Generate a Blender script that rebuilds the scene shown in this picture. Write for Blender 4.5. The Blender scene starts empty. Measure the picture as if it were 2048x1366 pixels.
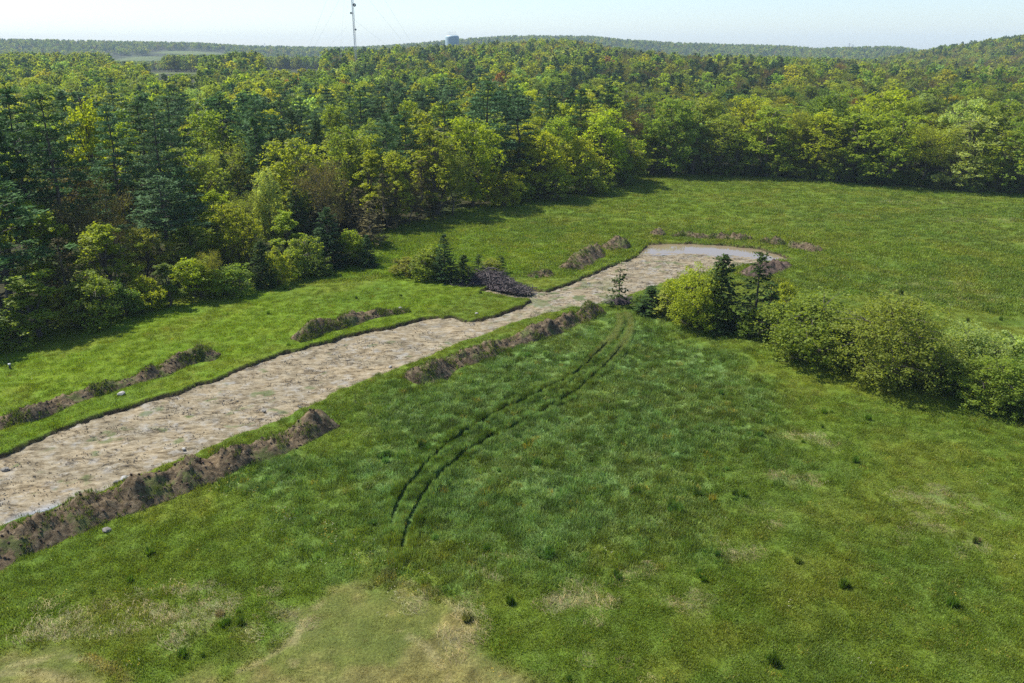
import bpy, math, random
import numpy as np
from mathutils import Vector
R = math.radians
rng = np.random.default_rng(7)
random.seed(7)
SC = bpy.context.scene
COL = SC.collection

# ------------------------------------------------------------------ camera, sky, sun, exposure
CAM_H = 30.0
PITCH = 19.9
FPX = 1593.0
cam_d = bpy.data.cameras.new("camera")
cam_d.sensor_width = 36.0
cam_d.lens = 36.0 * FPX / 2048.0
cam_d.clip_start = 0.5
cam_d.clip_end = 30000
cam = bpy.data.objects.new("camera", cam_d)
cam.location = (0, 0, CAM_H)
cam.rotation_euler = (R(90 - PITCH), 0, 0)
COL.objects.link(cam)
SC.camera = cam

SUN_EL, SUN_AZ = 54.0, -60.0          # azimuth measured from +Y (view direction), negative = left
world = bpy.data.worlds.new("World")
SC.world = world
world.use_nodes = True
wn = world.node_tree
sky = wn.nodes.new("ShaderNodeTexSky")
sky.sky_type = 'NISHITA'
sky.sun_disc = False
sky.sun_elevation = R(SUN_EL)
sky.sun_rotation = R(SUN_AZ)
sky.air_density = 1.0
sky.dust_density = 0.6
sky.ozone_density = 1.5
tone = wn.nodes.new("ShaderNodeMix"); tone.data_type = 'RGBA'; tone.blend_type = 'MULTIPLY'; tone.inputs[0].default_value = 1
tone.inputs[7].default_value = (.93, .98, 1.08, 1)
wn.links.new(sky.outputs[0], tone.inputs[6]); wn.links.new(tone.outputs[2], wn.nodes["Background"].inputs[0])
wn.nodes["Background"].inputs[1].default_value = 0.105

sun_d = bpy.data.lights.new("sun", 'SUN')
sun_d.energy = 4.9
sun_d.angle = R(0.5)
sun_d.color = (1.0, 0.96, 0.88)
sun = bpy.data.objects.new("sun", sun_d)
az, el = R(SUN_AZ), R(SUN_EL)
to_sun = Vector((math.sin(az) * math.cos(el), math.cos(az) * math.cos(el), math.sin(el)))
sun.rotation_euler = to_sun.to_track_quat('Z', 'Y').to_euler()
sun.location = (0, 0, 200)
COL.objects.link(sun)

SC.view_settings.view_transform = 'Standard'
SC.view_settings.look = 'None'
SC.view_settings.exposure = 0.76
SC.view_settings.gamma = 1.0
SC.cycles.max_bounces = 6
SC.cycles.diffuse_bounces = 3
SC.cycles.transmission_bounces = 4
SC.cycles.glossy_bounces = 2
SC.cycles.volume_bounces = 0
SC.cycles.use_denoising = False

# ------------------------------------------------------------------ helpers: camera geometry
P = R(PITCH)
def ray(px, py):
    a = (px - 1024.0) / FPX
    b = (683.0 - py) / FPX
    return np.array([a, math.cos(P) + b * math.sin(P), -math.sin(P) + b * math.cos(P)])
def G(px, py, z=0.0):
    d = ray(px, py)
    t = (z - CAM_H) / d[2]
    return np.array([d[0] * t, d[1] * t])
def project(x, y, z):
    zc = z - CAM_H
    depth = y * math.cos(P) - zc * math.sin(P)
    up = y * math.sin(P) + zc * math.cos(P)
    return 1024 + FPX * x / depth, 683 - FPX * up / depth
def W(px, r):
    d = ray(px, 105)
    n = math.hypot(d[0], d[1])
    return np.array([d[0] / n * r, d[1] / n * r])

# ------------------------------------------------------------------ helpers: noise
def _h(ix, iy, s):
    v = (ix.astype(np.int64) * 374761393 + iy.astype(np.int64) * 668265263 + s * 974634777) & 0xffffffff
    v = ((v ^ (v >> 13)) * 1274126177) & 0xffffffff
    v = v ^ (v >> 16)
    return (v & 0xffffff) / float(0xffffff)
def vnoise(x, y, s=0):
    ix, iy = np.floor(x), np.floor(y)
    fx, fy = x - ix, y - iy
    fx = fx * fx * (3 - 2 * fx); fy = fy * fy * (3 - 2 * fy)
    a = _h(ix, iy, s); b = _h(ix + 1, iy, s); c = _h(ix, iy + 1, s); d = _h(ix + 1, iy + 1, s)
    return (a * (1 - fx) + b * fx) * (1 - fy) + (c * (1 - fx) + d * fx) * fy
def fbm(x, y, scale, octv=4, s=0):
    x = np.asarray(x, float) / scale; y = np.asarray(y, float) / scale
    x, y = x * .906 - y * .423, x * .423 + y * .906
    o = np.zeros_like(x); amp = 0.5; tot = 0
    for k in range(octv):
        o += amp * vnoise(x + 17.3 * k, y - 9.1 * k, s + k); tot += amp
        x, y = (x * .8 - y * .6) * 2.03, (x * .6 + y * .8) * 2.03; amp *= 0.5
    return o / tot
def sstep(a, b, v):
    t = np.clip((v - a) / (b - a), 0, 1)
    return t * t * (3 - 2 * t)
def pip(x, y, poly):
    inside = np.zeros(x.shape, bool)
    n = len(poly)
    for i in range(n):
        x1, y1 = poly[i]; x2, y2 = poly[(i + 1) % n]
        if y1 == y2: continue
        c = ((y1 > y) != (y2 > y)) & (x < (x2 - x1) * (y - y1) / (y2 - y1) + x1)
        inside ^= c
    return inside
def dpoly(x, y, pts, closed=False):
    """distance to a polyline, and the parameter (index) of the nearest point"""
    best = np.full(x.shape, 1e18); par = np.zeros(x.shape)
    n = len(pts)
    for i in range(n if closed else n - 1):
        x1, y1 = pts[i][:2]; x2, y2 = pts[(i + 1) % n][:2]
        dx, dy = x2 - x1, y2 - y1
        L = dx * dx + dy * dy + 1e-12
        t = np.clip(((x - x1) * dx + (y - y1) * dy) / L, 0, 1)
        d = (x - x1 - t * dx) ** 2 + (y - y1 - t * dy) ** 2
        m = d < best
        best = np.where(m, d, best); par = np.where(m, i + t, par)
    return np.sqrt(best), par
def smooth_line(pts, step=0.5):
    """Catmull-Rom through points, resampled"""
    p = [np.array(q, float) for q in pts]
    p = [2 * p[0] - p[1]] + p + [2 * p[-1] - p[-2]]
    out = []
    for i in range(1, len(p) - 2):
        L = np.linalg.norm(p[i + 1][:2] - p[i][:2]); n = max(2, int(L / step))
        for k in range(n):
            t = k / n
            out.append(0.5 * ((2 * p[i]) + (-p[i - 1] + p[i + 1]) * t + (2 * p[i - 1] - 5 * p[i] + 4 * p[i + 1] - p[i + 2]) * t * t
                              + (-p[i - 1] + 3 * p[i] - 3 * p[i + 1] + p[i + 2]) * t ** 3))
    out.append(p[-2])
    return np.array(out)

# ------------------------------------------------------------------ helpers: objects and meshes
def tag(o, label=None, cat=None, group=None, kind=None):
    if label: o["label"] = label
    if cat: o["category"] = cat
    if group: o["group"] = group
    if kind: o["kind"] = kind
    return o
def mesh_arrays(name, verts, faces_list, attrs=None, smooth=False):
    """faces_list: list of (n,k) int arrays"""
    me = bpy.data.meshes.new(name)
    verts = np.asarray(verts, np.float32)
    me.vertices.add(len(verts)); me.vertices.foreach_set("co", verts.ravel())
    faces_list = [np.asarray(f, np.int32) for f in faces_list if len(f)]
    nl = sum(f.size for f in faces_list); nf = sum(len(f) for f in faces_list)
    me.loops.add(nl); me.polygons.add(nf)
    me.loops.foreach_set("vertex_index", np.concatenate([f.ravel() for f in faces_list]))
    starts = []; tot = []; o = 0
    for f in faces_list:
        k = f.shape[1]
        starts.append(o + np.arange(len(f)) * k); tot.append(np.full(len(f), k)); o += f.size
    me.polygons.foreach_set("loop_start", np.concatenate(starts).astype(np.int32))
    me.polygons.foreach_set("loop_total", np.concatenate(tot).astype(np.int32))
    if smooth:
        me.polygons.foreach_set("use_smooth", np.ones(nf, bool))
    for k, v in (attrs or {}).items():
        v = np.asarray(v, np.float32)
        if v.ndim == 1:
            a = me.attributes.new(k, 'FLOAT', 'POINT'); a.data.foreach_set("value", v)
        else:
            if v.shape[1] == 3: v = np.concatenate([v, np.ones((len(v), 1), np.float32)], 1)
            a = me.attributes.new(k, 'FLOAT_COLOR', 'POINT'); a.data.foreach_set("color", v.ravel())
    me.update(calc_edges=True)
    return me
def link(name, me, mat=None, parent=None):
    o = bpy.data.objects.new(name, me); COL.objects.link(o)
    if mat and not me.materials: me.materials.append(mat)
    if parent: o.parent = parent
    return o
def norm(v):
    return v / (np.linalg.norm(v, axis=-1, keepdims=True) + 1e-9)

class Acc:
    """collects quads / tubes into arrays"""
    def __init__(s): s.v = []; s.q = []; s.t = []; s.var = []; s.mi = []; s.n = 0
    def leaves(s, c, n, size, aspect=1.0, var=None, updir=None, rs=rng):
        """rhombus leaves at c with normal n"""
        N = len(c)
        if N == 0: return
        if updir is None: a = norm(rs.normal(size=(N, 3)))
        else: a = norm(updir)
        u = norm(np.cross(n, a)); v = norm(np.cross(u, n))
        size = np.broadcast_to(size, (N,))[:, None]
        asp = np.broadcast_to(aspect, (N,))[:, None]
        V = np.stack([c - v * size * .5, c + u * size * .5 * asp, c + v * size * .5, c - u * size * .5 * asp], 1).reshape(-1, 3)
        F = (np.arange(N)[:, None] * 4 + np.arange(4)[None]) + s.n
        s.v.append(V); s.q.append(F)
        vr = rs.random(N) if var is None else var
        s.var.append(np.repeat(vr, 4)); s.n += 4 * N
    def tube(s, pts, rad, k=5, var=0.5):
        pts = np.asarray(pts, float); n = len(pts)
        rad = np.broadcast_to(rad, (n,))
        t = norm(np.gradient(pts, axis=0))
        ref = np.array([0.31, 0.95, 0.02]) if abs(t[0][2]) > .6 else np.array([0.05, 0.1, 1.0])
        u = norm(np.cross(t, ref)); w = np.cross(t, u)
        ang = np.arange(k) * 2 * math.pi / k
        V = pts[:, None] + rad[:, None, None] * (np.cos(ang)[None, :, None] * u[:, None] + np.sin(ang)[None, :, None] * w[:, None])
        V = V.reshape(-1, 3)
        F = []
        for i in range(n - 1):
            for j in range(k):
                F.append((i * k + j, i * k + (j + 1) % k, (i + 1) * k + (j + 1) % k, (i + 1) * k + j))
        s.v.append(V); s.q.append(np.array(F) + s.n); s.var.append(np.full(len(V), var)); s.n += len(V)
    def mesh(s, name, smooth=False):
        return mesh_arrays(name, np.concatenate(s.v), [np.concatenate(s.q)], {"var": np.concatenate(s.var)}, smooth)

# ------------------------------------------------------------------ materials
def mat_base(name):
    m = bpy.data.materials.new(name); m.use_nodes = True
    nt = m.node_tree
    return m, nt, nt.nodes["Principled BSDF"]
class NB:
    def __init__(s, nt): s.nt = nt
    def n(s, t, **kw):
        nd = s.nt.nodes.new(t)
        for k, v in kw.items():
            if k.startswith("i_"): nd.inputs[int(k[2:])].default_value = v
            else: setattr(nd, k, v)
        return nd
    def l(s, a, b): s.nt.links.new(a, b)
    def attr(s, name, typ='GEOMETRY'): return s.n("ShaderNodeAttribute", attribute_name=name, attribute_type=typ)
    def noise(s, scale, detail=4, rough=.55, vec=None):
        nd = s.n("ShaderNodeTexNoise"); nd.inputs["Scale"].default_value = scale
        nd.inputs["Detail"].default_value = detail; nd.inputs["Roughness"].default_value = rough
        if vec is not None: s.l(vec, nd.inputs["Vector"])
        return nd.outputs["Fac"]
    def ramp(s, fac, stops):
        nd = s.n("ShaderNodeValToRGB"); e = nd.color_ramp.elements
        while len(e) < len(stops): e.new(0.5)
        for k, (p, c) in enumerate(stops):
            e[k].position = p; e[k].color = (*c, 1) if len(c) == 3 else c
        s.l(fac, nd.inputs[0]); return nd.outputs[0]
    def mix(s, fac, a, b, mode='MIX'):
        nd = s.n("ShaderNodeMix", data_type='RGBA', blend_type=mode)
        for k, v in ((0, fac), (6, a), (7, b)):
            if hasattr(v, "is_output") or hasattr(v, "links"): s.l(v, nd.inputs[k])
            elif isinstance(v, (int, float)): nd.inputs[k].default_value = v
            else: nd.inputs[k].default_value = (*v, 1)
        return nd.outputs[2]
    def math(s, op, a, b=None, c=None, clamp=False):
        nd = s.n("ShaderNodeMath", operation=op, use_clamp=clamp)
        for k, v in enumerate((a, b, c)):
            if v is None: continue
            if hasattr(v, "links"): s.l(v, nd.inputs[k])
            else: nd.inputs[k].default_value = v
        return nd.outputs[0]
    def bump(s, h, strength, dist, bsdf):
        nd = s.n("ShaderNodeBump"); nd.inputs["Strength"].default_value = strength; nd.inputs["Distance"].default_value = dist
        s.l(h, nd.inputs["Height"]); s.l(nd.outputs[0], bsdf.inputs["Normal"])

def leaf_material(name, trans=0.45, rough=0.55, vmin=0.72, vmax=1.35, yellow=(1.13, 1.05, 0.65), tcol=(1.15, 1.2, 0.45), spec=.2):
    m, nt, b = mat_base(name); B = NB(nt)
    tint = B.attr("tint", 'INSTANCER'); var = B.attr("var")
    wn_ = B.n("ShaderNodeTexWhiteNoise", noise_dimensions='1D'); B.l(var.outputs["Fac"], wn_.inputs["W"])
    k = B.n("ShaderNodeMapRange"); k.inputs[3].default_value = vmin; k.inputs[4].default_value = vmax
    B.l(var.outputs["Fac"], k.inputs[0])
    comb = B.n("ShaderNodeCombineColor")
    for i in range(3): B.l(k.outputs[0], comb.inputs[i])
    c = B.mix(1.0, tint.outputs["Color"], comb.outputs[0], 'MULTIPLY')
    yl = B.mix(1.0, c, yellow, 'MULTIPLY')
    f = B.math('MULTIPLY', wn_.outputs["Value"], 0.7)
    c = B.mix(f, c, yl)
    B.l(c, b.inputs["Base Color"])
    b.inputs["Roughness"].default_value = rough
    b.inputs["Specular IOR Level"].default_value = spec
    tr = B.n("ShaderNodeBsdfTranslucent")
    tc = B.mix(1.0, c, tcol, 'MULTIPLY'); B.l(tc, tr.inputs[0])
    mx = B.n("ShaderNodeMixShader"); mx.inputs[0].default_value = trans
    B.l(b.outputs[0], mx.inputs[1]); B.l(tr.outputs[0], mx.inputs[2])
    B.l(mx.outputs[0], nt.nodes["Material Output"].inputs[0])
    return m
M_LEAF = leaf_material("leaf", 0.55, tcol=(1.32, 1.26, 0.5))
M_NEEDLE = leaf_material("needle", 0.22, 0.6, 0.6, 1.4, (1.15, 1.05, 0.7), (1.1, 1.1, 0.6), .04)
M_GRASS = leaf_material("grass_blade", 0.38, 0.5, 0.7, 1.3, (1.25, 1.1, 0.6), (1.2, 1.15, 0.5))

def bark_material(name, c1, c2):
    m, nt, b = mat_base(name); B = NB(nt)
    tc = B.n("ShaderNodeTexCoord")
    mp = B.n("ShaderNodeMapping"); mp.inputs["Scale"].default_value = (3, 3, .6); B.l(tc.outputs["Object"], mp.inputs[0])
    f = B.noise(2.5, 5, .6, mp.outputs[0])
    B.l(B.ramp(f, [(0.3, c1), (0.7, c2)]), b.inputs["Base Color"]); b.inputs["Roughness"].default_value = .9
    B.bump(f, .6, .05, b)
    return m
M_BARK = bark_material("bark", (0.035, 0.027, 0.02), (0.12, 0.10, 0.08))
M_BIRCH = bark_material("birch_bark", (0.25, 0.24, 0.22), (0.62, 0.60, 0.56))
M_TWIG = bark_material("dead_wood", (0.022, 0.017, 0.016), (0.14, 0.115, 0.105))

def ground_material():
    m, nt, b = mat_base("ground"); B = NB(nt)
    col = B.attr("col"); geo = B.n("ShaderNodeNewGeometry"); p = geo.outputs["Position"]
    n1 = B.noise(0.9, 8, .65, p); n2 = B.noise(6.0, 6, .7, p); n3 = B.noise(.13, 5, .6, p)
    v = B.ramp(n1, [(0.25, (.62, .62, .62)), (0.75, (1.32, 1.32, 1.32))])
    c = B.mix(1.0, col.outputs["Color"], v, 'MULTIPLY')
    v2 = B.ramp(n2, [(0.28, (.5, .52, .5)), (0.72, (1.5, 1.48, 1.4))])
    c = B.mix(1.0, c, v2, 'MULTIPLY')
    v3 = B.ramp(n3, [(0.3, (.88, .97, .95)), (0.7, (1.14, 1.03, .95))])
    c = B.mix(1.0, c, v3, 'MULTIPLY')
    B.l(c, b.inputs["Base Color"]); b.inputs["Roughness"].default_value = .95
    b.inputs["Specular IOR Level"].default_value = .1
    h = B.math('ADD', B.math('MULTIPLY', n1, .5), n2)
    B.bump(h, .7, .25, b)
    return m
M_GROUND = ground_material()

def dirt_material(name, cols, ratio=(1, 1), rot=0, s=1.0, bumpd=.12, extra=None):
    m, nt, b = mat_base(name); B = NB(nt)
    geo = B.n("ShaderNodeNewGeometry")
    mp = B.n("ShaderNodeMapping"); mp.inputs["Rotation"].default_value = (0, 0, rot)
    mp.inputs["Scale"].default_value = (ratio[0], ratio[1], 1)
    B.l(geo.outputs["Position"], mp.inputs[0])
    n0 = B.noise(.30 * s, 7, .62, geo.outputs["Position"])
    n1 = B.noise(1.4 * s, 9, .72, mp.outputs[0]); n2 = B.noise(9 * s, 5, .7, geo.outputs["Position"])
    c = B.ramp(n1, [(0.34, cols[0]), (0.44, cols[1]), (0.55, cols[2]), (0.70, cols[3])])
    c = B.mix(1.0, c, B.ramp(n0, [(.35, (.82, .84, .86)), (.65, (1.12, 1.08, 1.02))]), 'MULTIPLY')
    c = B.mix(1.0, c, B.ramp(n2, [(.3, (.72, .72, .72)), (.7, (1.25, 1.25, 1.25))]), 'MULTIPLY')
    if extra: c = extra(B, c, n1, n2)
    B.l(c, b.inputs["Base Color"]); b.inputs["Roughness"].default_value = .95
    b.inputs["Specular IOR Level"].default_value = .15
    h = B.math('ADD', n1, B.math('MULTIPLY', n2, .35))
    B.bump(h, .8, bumpd, b)
    return m
def road_extra(B, c, n1, n2):
    geo = B.n("ShaderNodeNewGeometry"); ng_ = B.noise(.8, 8, .68, geo.outputs["Position"])
    c = B.mix(B.ramp(ng_, [(.52, (0, 0, 0)), (.66, (.55, .55, .55))]), c, (.30, .295, .27))
    nl = B.noise(3.2, 9, .75, geo.outputs["Position"])
    c = B.mix(B.ramp(nl, [(.30, (.75, .75, .75)), (.42, (0, 0, 0))]), c, (.075, .058, .036))
    c = B.mix(B.ramp(nl, [(.60, (0, 0, 0)), (.74, (.6, .6, .6))]), c, (.46, .415, .33))
    tr = B.attr("track"); gr = B.attr("gravel"); we = B.attr("wet"); gs = B.attr("green")
    c = B.mix(gr.outputs["Fac"], c, B.ramp(n2, [(.3, (.12, .13, .14)), (.7, (.34, .36, .38))]))
    c = B.mix(tr.outputs["Fac"], c, (.13, .10, .07))
    c = B.mix(gs.outputs["Fac"], c, (.06, .10, .025))
    c = B.mix(we.outputs["Fac"], c, (.20, .145, .085))
    return c
M_ROAD = dirt_material("road_dirt", [(.050, .038, .022), (.165, .132, .080), (.250, .210, .138), (.335, .290, .205)], (0.7, 1.7), R(-22), 1.0, .10, road_extra)
def berm_extra(B, c, n1, n2):
    geo = B.n("ShaderNodeNewGeometry")
    n = B.noise(.55, 6, .65, geo.outputs["Position"])
    f = B.ramp(n, [(.52, (0, 0, 0)), (.60, (.8, .8, .8))])
    return B.mix(f, c, (.085, .105, .028))
M_BERM = dirt_material("berm_dirt", [(.028, .020, .011), (.080, .058, .033), (.152, .114, .067), (.25, .20, .13)], (1, 1), 0, 1.6, .2, berm_extra)
M_BERM_BROWN = dirt_material("berm_dirt_brown", [(.03, .02, .015), (.075, .052, .038), (.12, .086, .062), (.20, .155, .12)], (1, 1), 0, 1.6, .2)
M_ROCK = dirt_material("rock", [(.08, .075, .065), (.15, .14, .12), (.21, .20, .175), (.28, .265, .24)], (1, 1), 0, 3, .05)
def simple(name, c, rough=.5, metal=0):
    m, nt, b = mat_base(name); B = NB(nt)
    g = B.n("ShaderNodeTexCoord"); n = B.noise(3, 4, .6, g.outputs["Object"])
    B.l(B.ramp(n, [(.3, tuple(x * .82 for x in c)), (.7, tuple(min(1, x * 1.12) for x in c))]), b.inputs["Base Color"])
    b.inputs["Roughness"].default_value = rough; b.inputs["Metallic"].default_value = metal
    return m
M_STEEL = simple("galvanised_steel", (.42, .44, .45), .5, .3)
M_DARKSTEEL = simple("dark_steel", (.05, .055, .06), .6)
M_TANK = simple("tank_paint", (.36, .46, .48), .5)
M_WHITE = simple("white_paint", (.75, .75, .72), .5)

def water_material():
    m, nt, b = mat_base("puddle_water"); B = NB(nt)
    b.inputs["Base Color"].default_value = (.20, .155, .10, 1)
    b.inputs["Roughness"].default_value = .03
    b.inputs["IOR"].default_value = 1.5
    b.inputs["Specular IOR Level"].default_value = .5
    g = B.n("ShaderNodeNewGeometry"); n = B.noise(5, 2, .5, g.outputs["Position"]); B.bump(n, .04, .01, b)
    return m
M_WATER = water_material()

# ------------------------------------------------------------------ layout lines (traced to ground points)
def GL(pts): return [tuple(G(*p)) for p in pts]
road_px = [(-260, 1012), (0, 905), (90, 866), (180, 832), (270, 804), (340, 785), (430, 753), (520, 717), (610, 690), (700, 667), (780, 650),
           (850, 632), (905, 630), (940, 640), (985, 630), (1048, 606), (1060, 597), (1010, 591), (960, 580), (985, 570), (1060, 574), (1095, 580), (1122, 568), (1180, 547), (1240, 520), (1272, 509),
           (1283, 492), (1300, 484), (1380, 482), (1460, 487), (1520, 493), (1560, 506), (1586, 517), (1560, 522), (1528, 522),
           (1481, 531), (1440, 536), (1400, 545), (1350, 558), (1282, 580), (1235, 600), (1203, 607), (1160, 613), (1100, 623), (1040, 641), (960, 669),
           (880, 701), (800, 733), (730, 758), (680, 779), (620, 811), (540, 846), (450, 880), (360, 916), (270, 952), (200, 980),
           (120, 1010), (60, 1031), (0, 1048), (-260, 1150)]
ROAD = GL(road_px)
trackA = smooth_line(GL([(779, 1085), (783, 1060), (792, 1020), (810, 982), (842, 940), (882, 903), (935, 862), (1000, 822), (1060, 795), (1120, 765), (1165, 736), (1200, 704), (1226, 675), (1240, 650), (1236, 632)]), .5)
trackB = smooth_line(GL([(800, 1140), (806, 1100), (814, 1060), (832, 1015), (862, 970), (905, 928), (962, 887), (1040, 846), (1100, 815), (1160, 777), (1203, 740), (1238, 703), (1258, 668), (1260, 645), (1250, 630)]), .5)
mown1 = GL([(385, 1366), (480, 1322), (560, 1270), (640, 1205), (690, 1180), (770, 1168), (850, 1195), (920, 1222), (960, 1262), (1010, 1310), (1060, 1366), (1100, 1500), (300, 1500)])
mown2 = GL([(-200, 1340), (0, 1322), (90, 1308), (180, 1318), (240, 1345), (262, 1366), (300, 1500), (-300, 1500)])
MOWARCS = [GL(q) for q in ([(800, 1262), (850, 1290), (880, 1330), (895, 1366)], [(640, 1205), (590, 1270), (588, 1330)], [(800, 1165), (850, 1180), (900, 1205), (935, 1235)], [(20, 1335), (100, 1318), (180, 1320), (235, 1345), (255, 1366)],
                            [(0, 1352), (70, 1345), (140, 1366)], [(480, 1345), (560, 1300), (600, 1262)])]
tallz = GL([(700, 840), (830, 780), (900, 750), (1210, 625), (1330, 640), (1500, 700), (1560, 800), (1480, 900), (1380, 960), (1300, 1050), (1100, 1120), (860, 1150), (700, 1100), (560, 1010), (540, 930)])
# edge of the woods: everything behind this line is woodland
wood_px = [(-500, 830), (0, 672), (120, 650), (250, 622), (300, 603), (350, 590), (500, 572), (560, 550), (690, 530), (755, 522), (748, 490), (800, 455), (880, 436), (960, 414), (1060, 400), (1150, 388),
           (1240, 366), (1300, 348), (1450, 350), (1600, 358), (1750, 368), (1900, 380), (2048, 388), (2500, 425)]
WOOD = GL(wood_px)
WOODPOLY = WOOD + [(4000, 150), (9000, 9000), (-9000, 9000), (-4000, 60)]

# ------------------------------------------------------------------ terrain
def crest(pts, tree):
    out = []
    for px, y, r in pts:
        w = W(px, r); d = ray(px, y); el_ = d[2] / math.hypot(d[0], d[1])
        out.append((w[0], w[1], CAM_H + el_ * r - tree))
    return out
RIDGES = [
    (crest([(-500, 80, 2700), (-200, 79, 2700), (0, 77, 2700), (200, 81, 2700), (400, 85, 2700), (500, 92, 2700), (620, 99, 2800), (760, 103, 2900)], 14), 560),
    (crest([(560, 96, 4600), (700, 94, 4600), (790, 97, 4600), (900, 104, 4600)], 10), 500),
    (crest([(690, 116, 1050), (780, 104, 1030), (860, 97, 1000), (905, 93, 980), (960, 86, 960), (1060, 77, 950), (1150, 77, 950), (1230, 92, 950), (1300, 117, 960)], 18), 260),
    (crest([(1060, 72, 2600), (1180, 73, 2600), (1250, 80, 2600), (1350, 86, 2600), (1450, 89, 2600), (1560, 92, 2500), (1640, 97, 2500), (1750, 94, 2450), (1800, 94, 2450), (1840, 101, 2450), (1900, 110, 2500)], 12), 480),
    (crest([(1700, 128, 1350), (1780, 118, 1350), (1830, 106, 1350), (1900, 93, 1350), (1980, 82, 1350), (2048, 72, 1350), (2200, 60, 1400), (2500, 60, 1500)], 13), 300),
]
def terrain_base(x, y):
    r = np.hypot(x, y)
    dfe = r
    z = 11.0 * sstep(230, 760, dfe) - 16.0 * sstep(850, 1900, dfe)
    ang = np.arctan2(x, y)
    z = z - 7.0 * sstep(250, 800, dfe) * sstep(.25, .5, ang)          # lower valley on the right
    z = z + 5.0 * (fbm(x, y, 260, 3, 5) - .5) * sstep(240, 600, r)
    for pts, w in RIDGES:
        d, par = dpoly(x, y, pts)
        zz = np.array([p[2] for p in pts]); h = np.interp(par, np.arange(len(pts)), zz)
        k = np.exp(-(d / w) ** 2)
        z = z + np.maximum(h - z, 0) * k
    return z
def road_sd(x, y):
    """signed distance to the road outline, positive inside, only evaluated near it"""
    sd = np.full(x.shape, -50.0)
    m = (y > 20) & (y < 190) & (x > -90) & (x < 90)
    if m.any():
        d, _ = dpoly(x[m], y[m], ROAD, True)
        s = np.where(pip(x[m], y[m], ROAD), d, -d)
        s = s + (fbm(x[m], y[m], 1.3, 3, 31) - .5) * 1.0 * sstep(.0, .5, .9 - np.abs(s) * .2)
        sd[m] = s
    return sd
def rut(x, y):
    k = np.zeros(x.shape)
    m = (y > 30) & (y < 110) & (x > -25) & (x < 30)
    if m.any():
        a, pa = dpoly(x[m], y[m], trackA); b, pb = dpoly(x[m], y[m], trackB)
        na, nb = len(trackA), len(trackB)
        wob = .8 + .45 * fbm(x[m], y[m], 2.2, 2, 77)
        fa = sstep(.48, .24, a / wob) * sstep(0, 26, pa) * (1 - .8 * sstep(na * .66, na * .82, pa))
        fb = sstep(.44, .22, b / wob) * sstep(0, 30, pb) * (1 - .8 * sstep(nb * .66, nb * .82, pb))
        k[m] = np.maximum(fa, fb)
    return k
def micro(x, y):
    near = sstep(260, 180, np.hypot(x, y))
    t = tallness(x, y)
    h = (fbm(x, y, 9, 3, 3) - .5) * .35 + (fbm(x, y, 1.3, 3, 8) - .5) * (.16 + .30 * t)
    return h * near
def tallness(x, y):
    t = np.zeros(x.shape)
    m = (y > 25) & (y < 120) & (x > -60) & (x < 60)
    if m.any():
        d, _ = dpoly(x[m], y[m], tallz, True)
        s = np.where(pip(x[m], y[m], tallz), d, -d) + (fbm(x[m], y[m], 8, 4, 12) - .5) * 16
        t[m] = sstep(-5, 6, s)
    return t
def mownness(x, y):
    t = np.zeros(x.shape)
    m = (y < 60) & (x > -70) & (x < 40)
    if m.any():
        for poly in (mown1, mown2):
            d, _ = dpoly(x[m], y[m], poly, True)
            s = np.where(pip(x[m], y[m], poly), d, -d) + (fbm(x[m], y[m], 2.6, 4, 14) - .5) * 4.5
            t[m] = np.maximum(t[m], sstep(-.9, .9, s))
    return t
def woodness(x, y):
    d, _ = dpoly(x, y, WOOD)
    s = np.where(pip(x, y, WOODPOLY), d, -d)
    return s
straw_patches = [((470, 1235), 6.5, 2.2), ((340, 1195), 3.5, 1.2), ((150, 1245), 5, 1.6), ((1010, 1130), 3, 1.1), ((1250, 1140), 2.6, 1.0), ((1150, 1200), 3, 2),
                 ((1530, 1035), 2.2, 1.2), ((1480, 1105), 2, .8), ((1380, 1200), 2.0, 1), ((1620, 880), 3.5, 1.2), ((1590, 960), 2.5, 1), ((880, 1205), 3.5, .7), ((930, 1250), 1.6, 2.2), ((1900, 1010), 5, 2), ((1260, 1330), 3, 1.4), ((1900, 1080), 4, 1.5), ((1830, 405), 12, 2.5), ((1960, 440), 12, 2), ((1890, 575), 9, 3), ((1900, 595), 12, 3)]
STRAW = [(tuple(G(*c)), a, b) for c, a, b in straw_patches]
def strawness(x, y):
    k = np.zeros(x.shape)
    for (cx, cy), a, b in STRAW:
        q = ((x - cx) / a) ** 2 + ((y - cy) / b / 1.6) ** 2
        k = np.maximum(k, np.exp(-q * 1.3))
    n = fbm(x, y, 1.1, 4, 21)
    return np.clip(k * 1.4 - .3, 0, 1) * sstep(.45, .62, n)
# distant clearings as seen from the drone, kept as ground patches
CLEAR = [[(284, 148), (290, 139), (395, 139), (405, 147)],
         [(212, 123), (245, 116), (300, 112), (330, 113), (320, 121)],
         [(300, 105), (330, 102), (380, 102), (440, 105), (455, 108), (380, 110)],
         [(515, 137), (525, 130), (650, 131), (645, 138)]]
CLEAR_R = [(560, 900), (1500, 2750), (1500, 2750), (560, 1100)]
def clearing(x, y, z):
    px, py = project(x, y, z)
    r = np.hypot(x, y)
    k = np.zeros(x.shape, bool)
    for poly, (a, b) in zip(CLEAR, CLEAR_R):
        k |= pip(px, py, poly) & (r > a) & (r < b)
    return k

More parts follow.
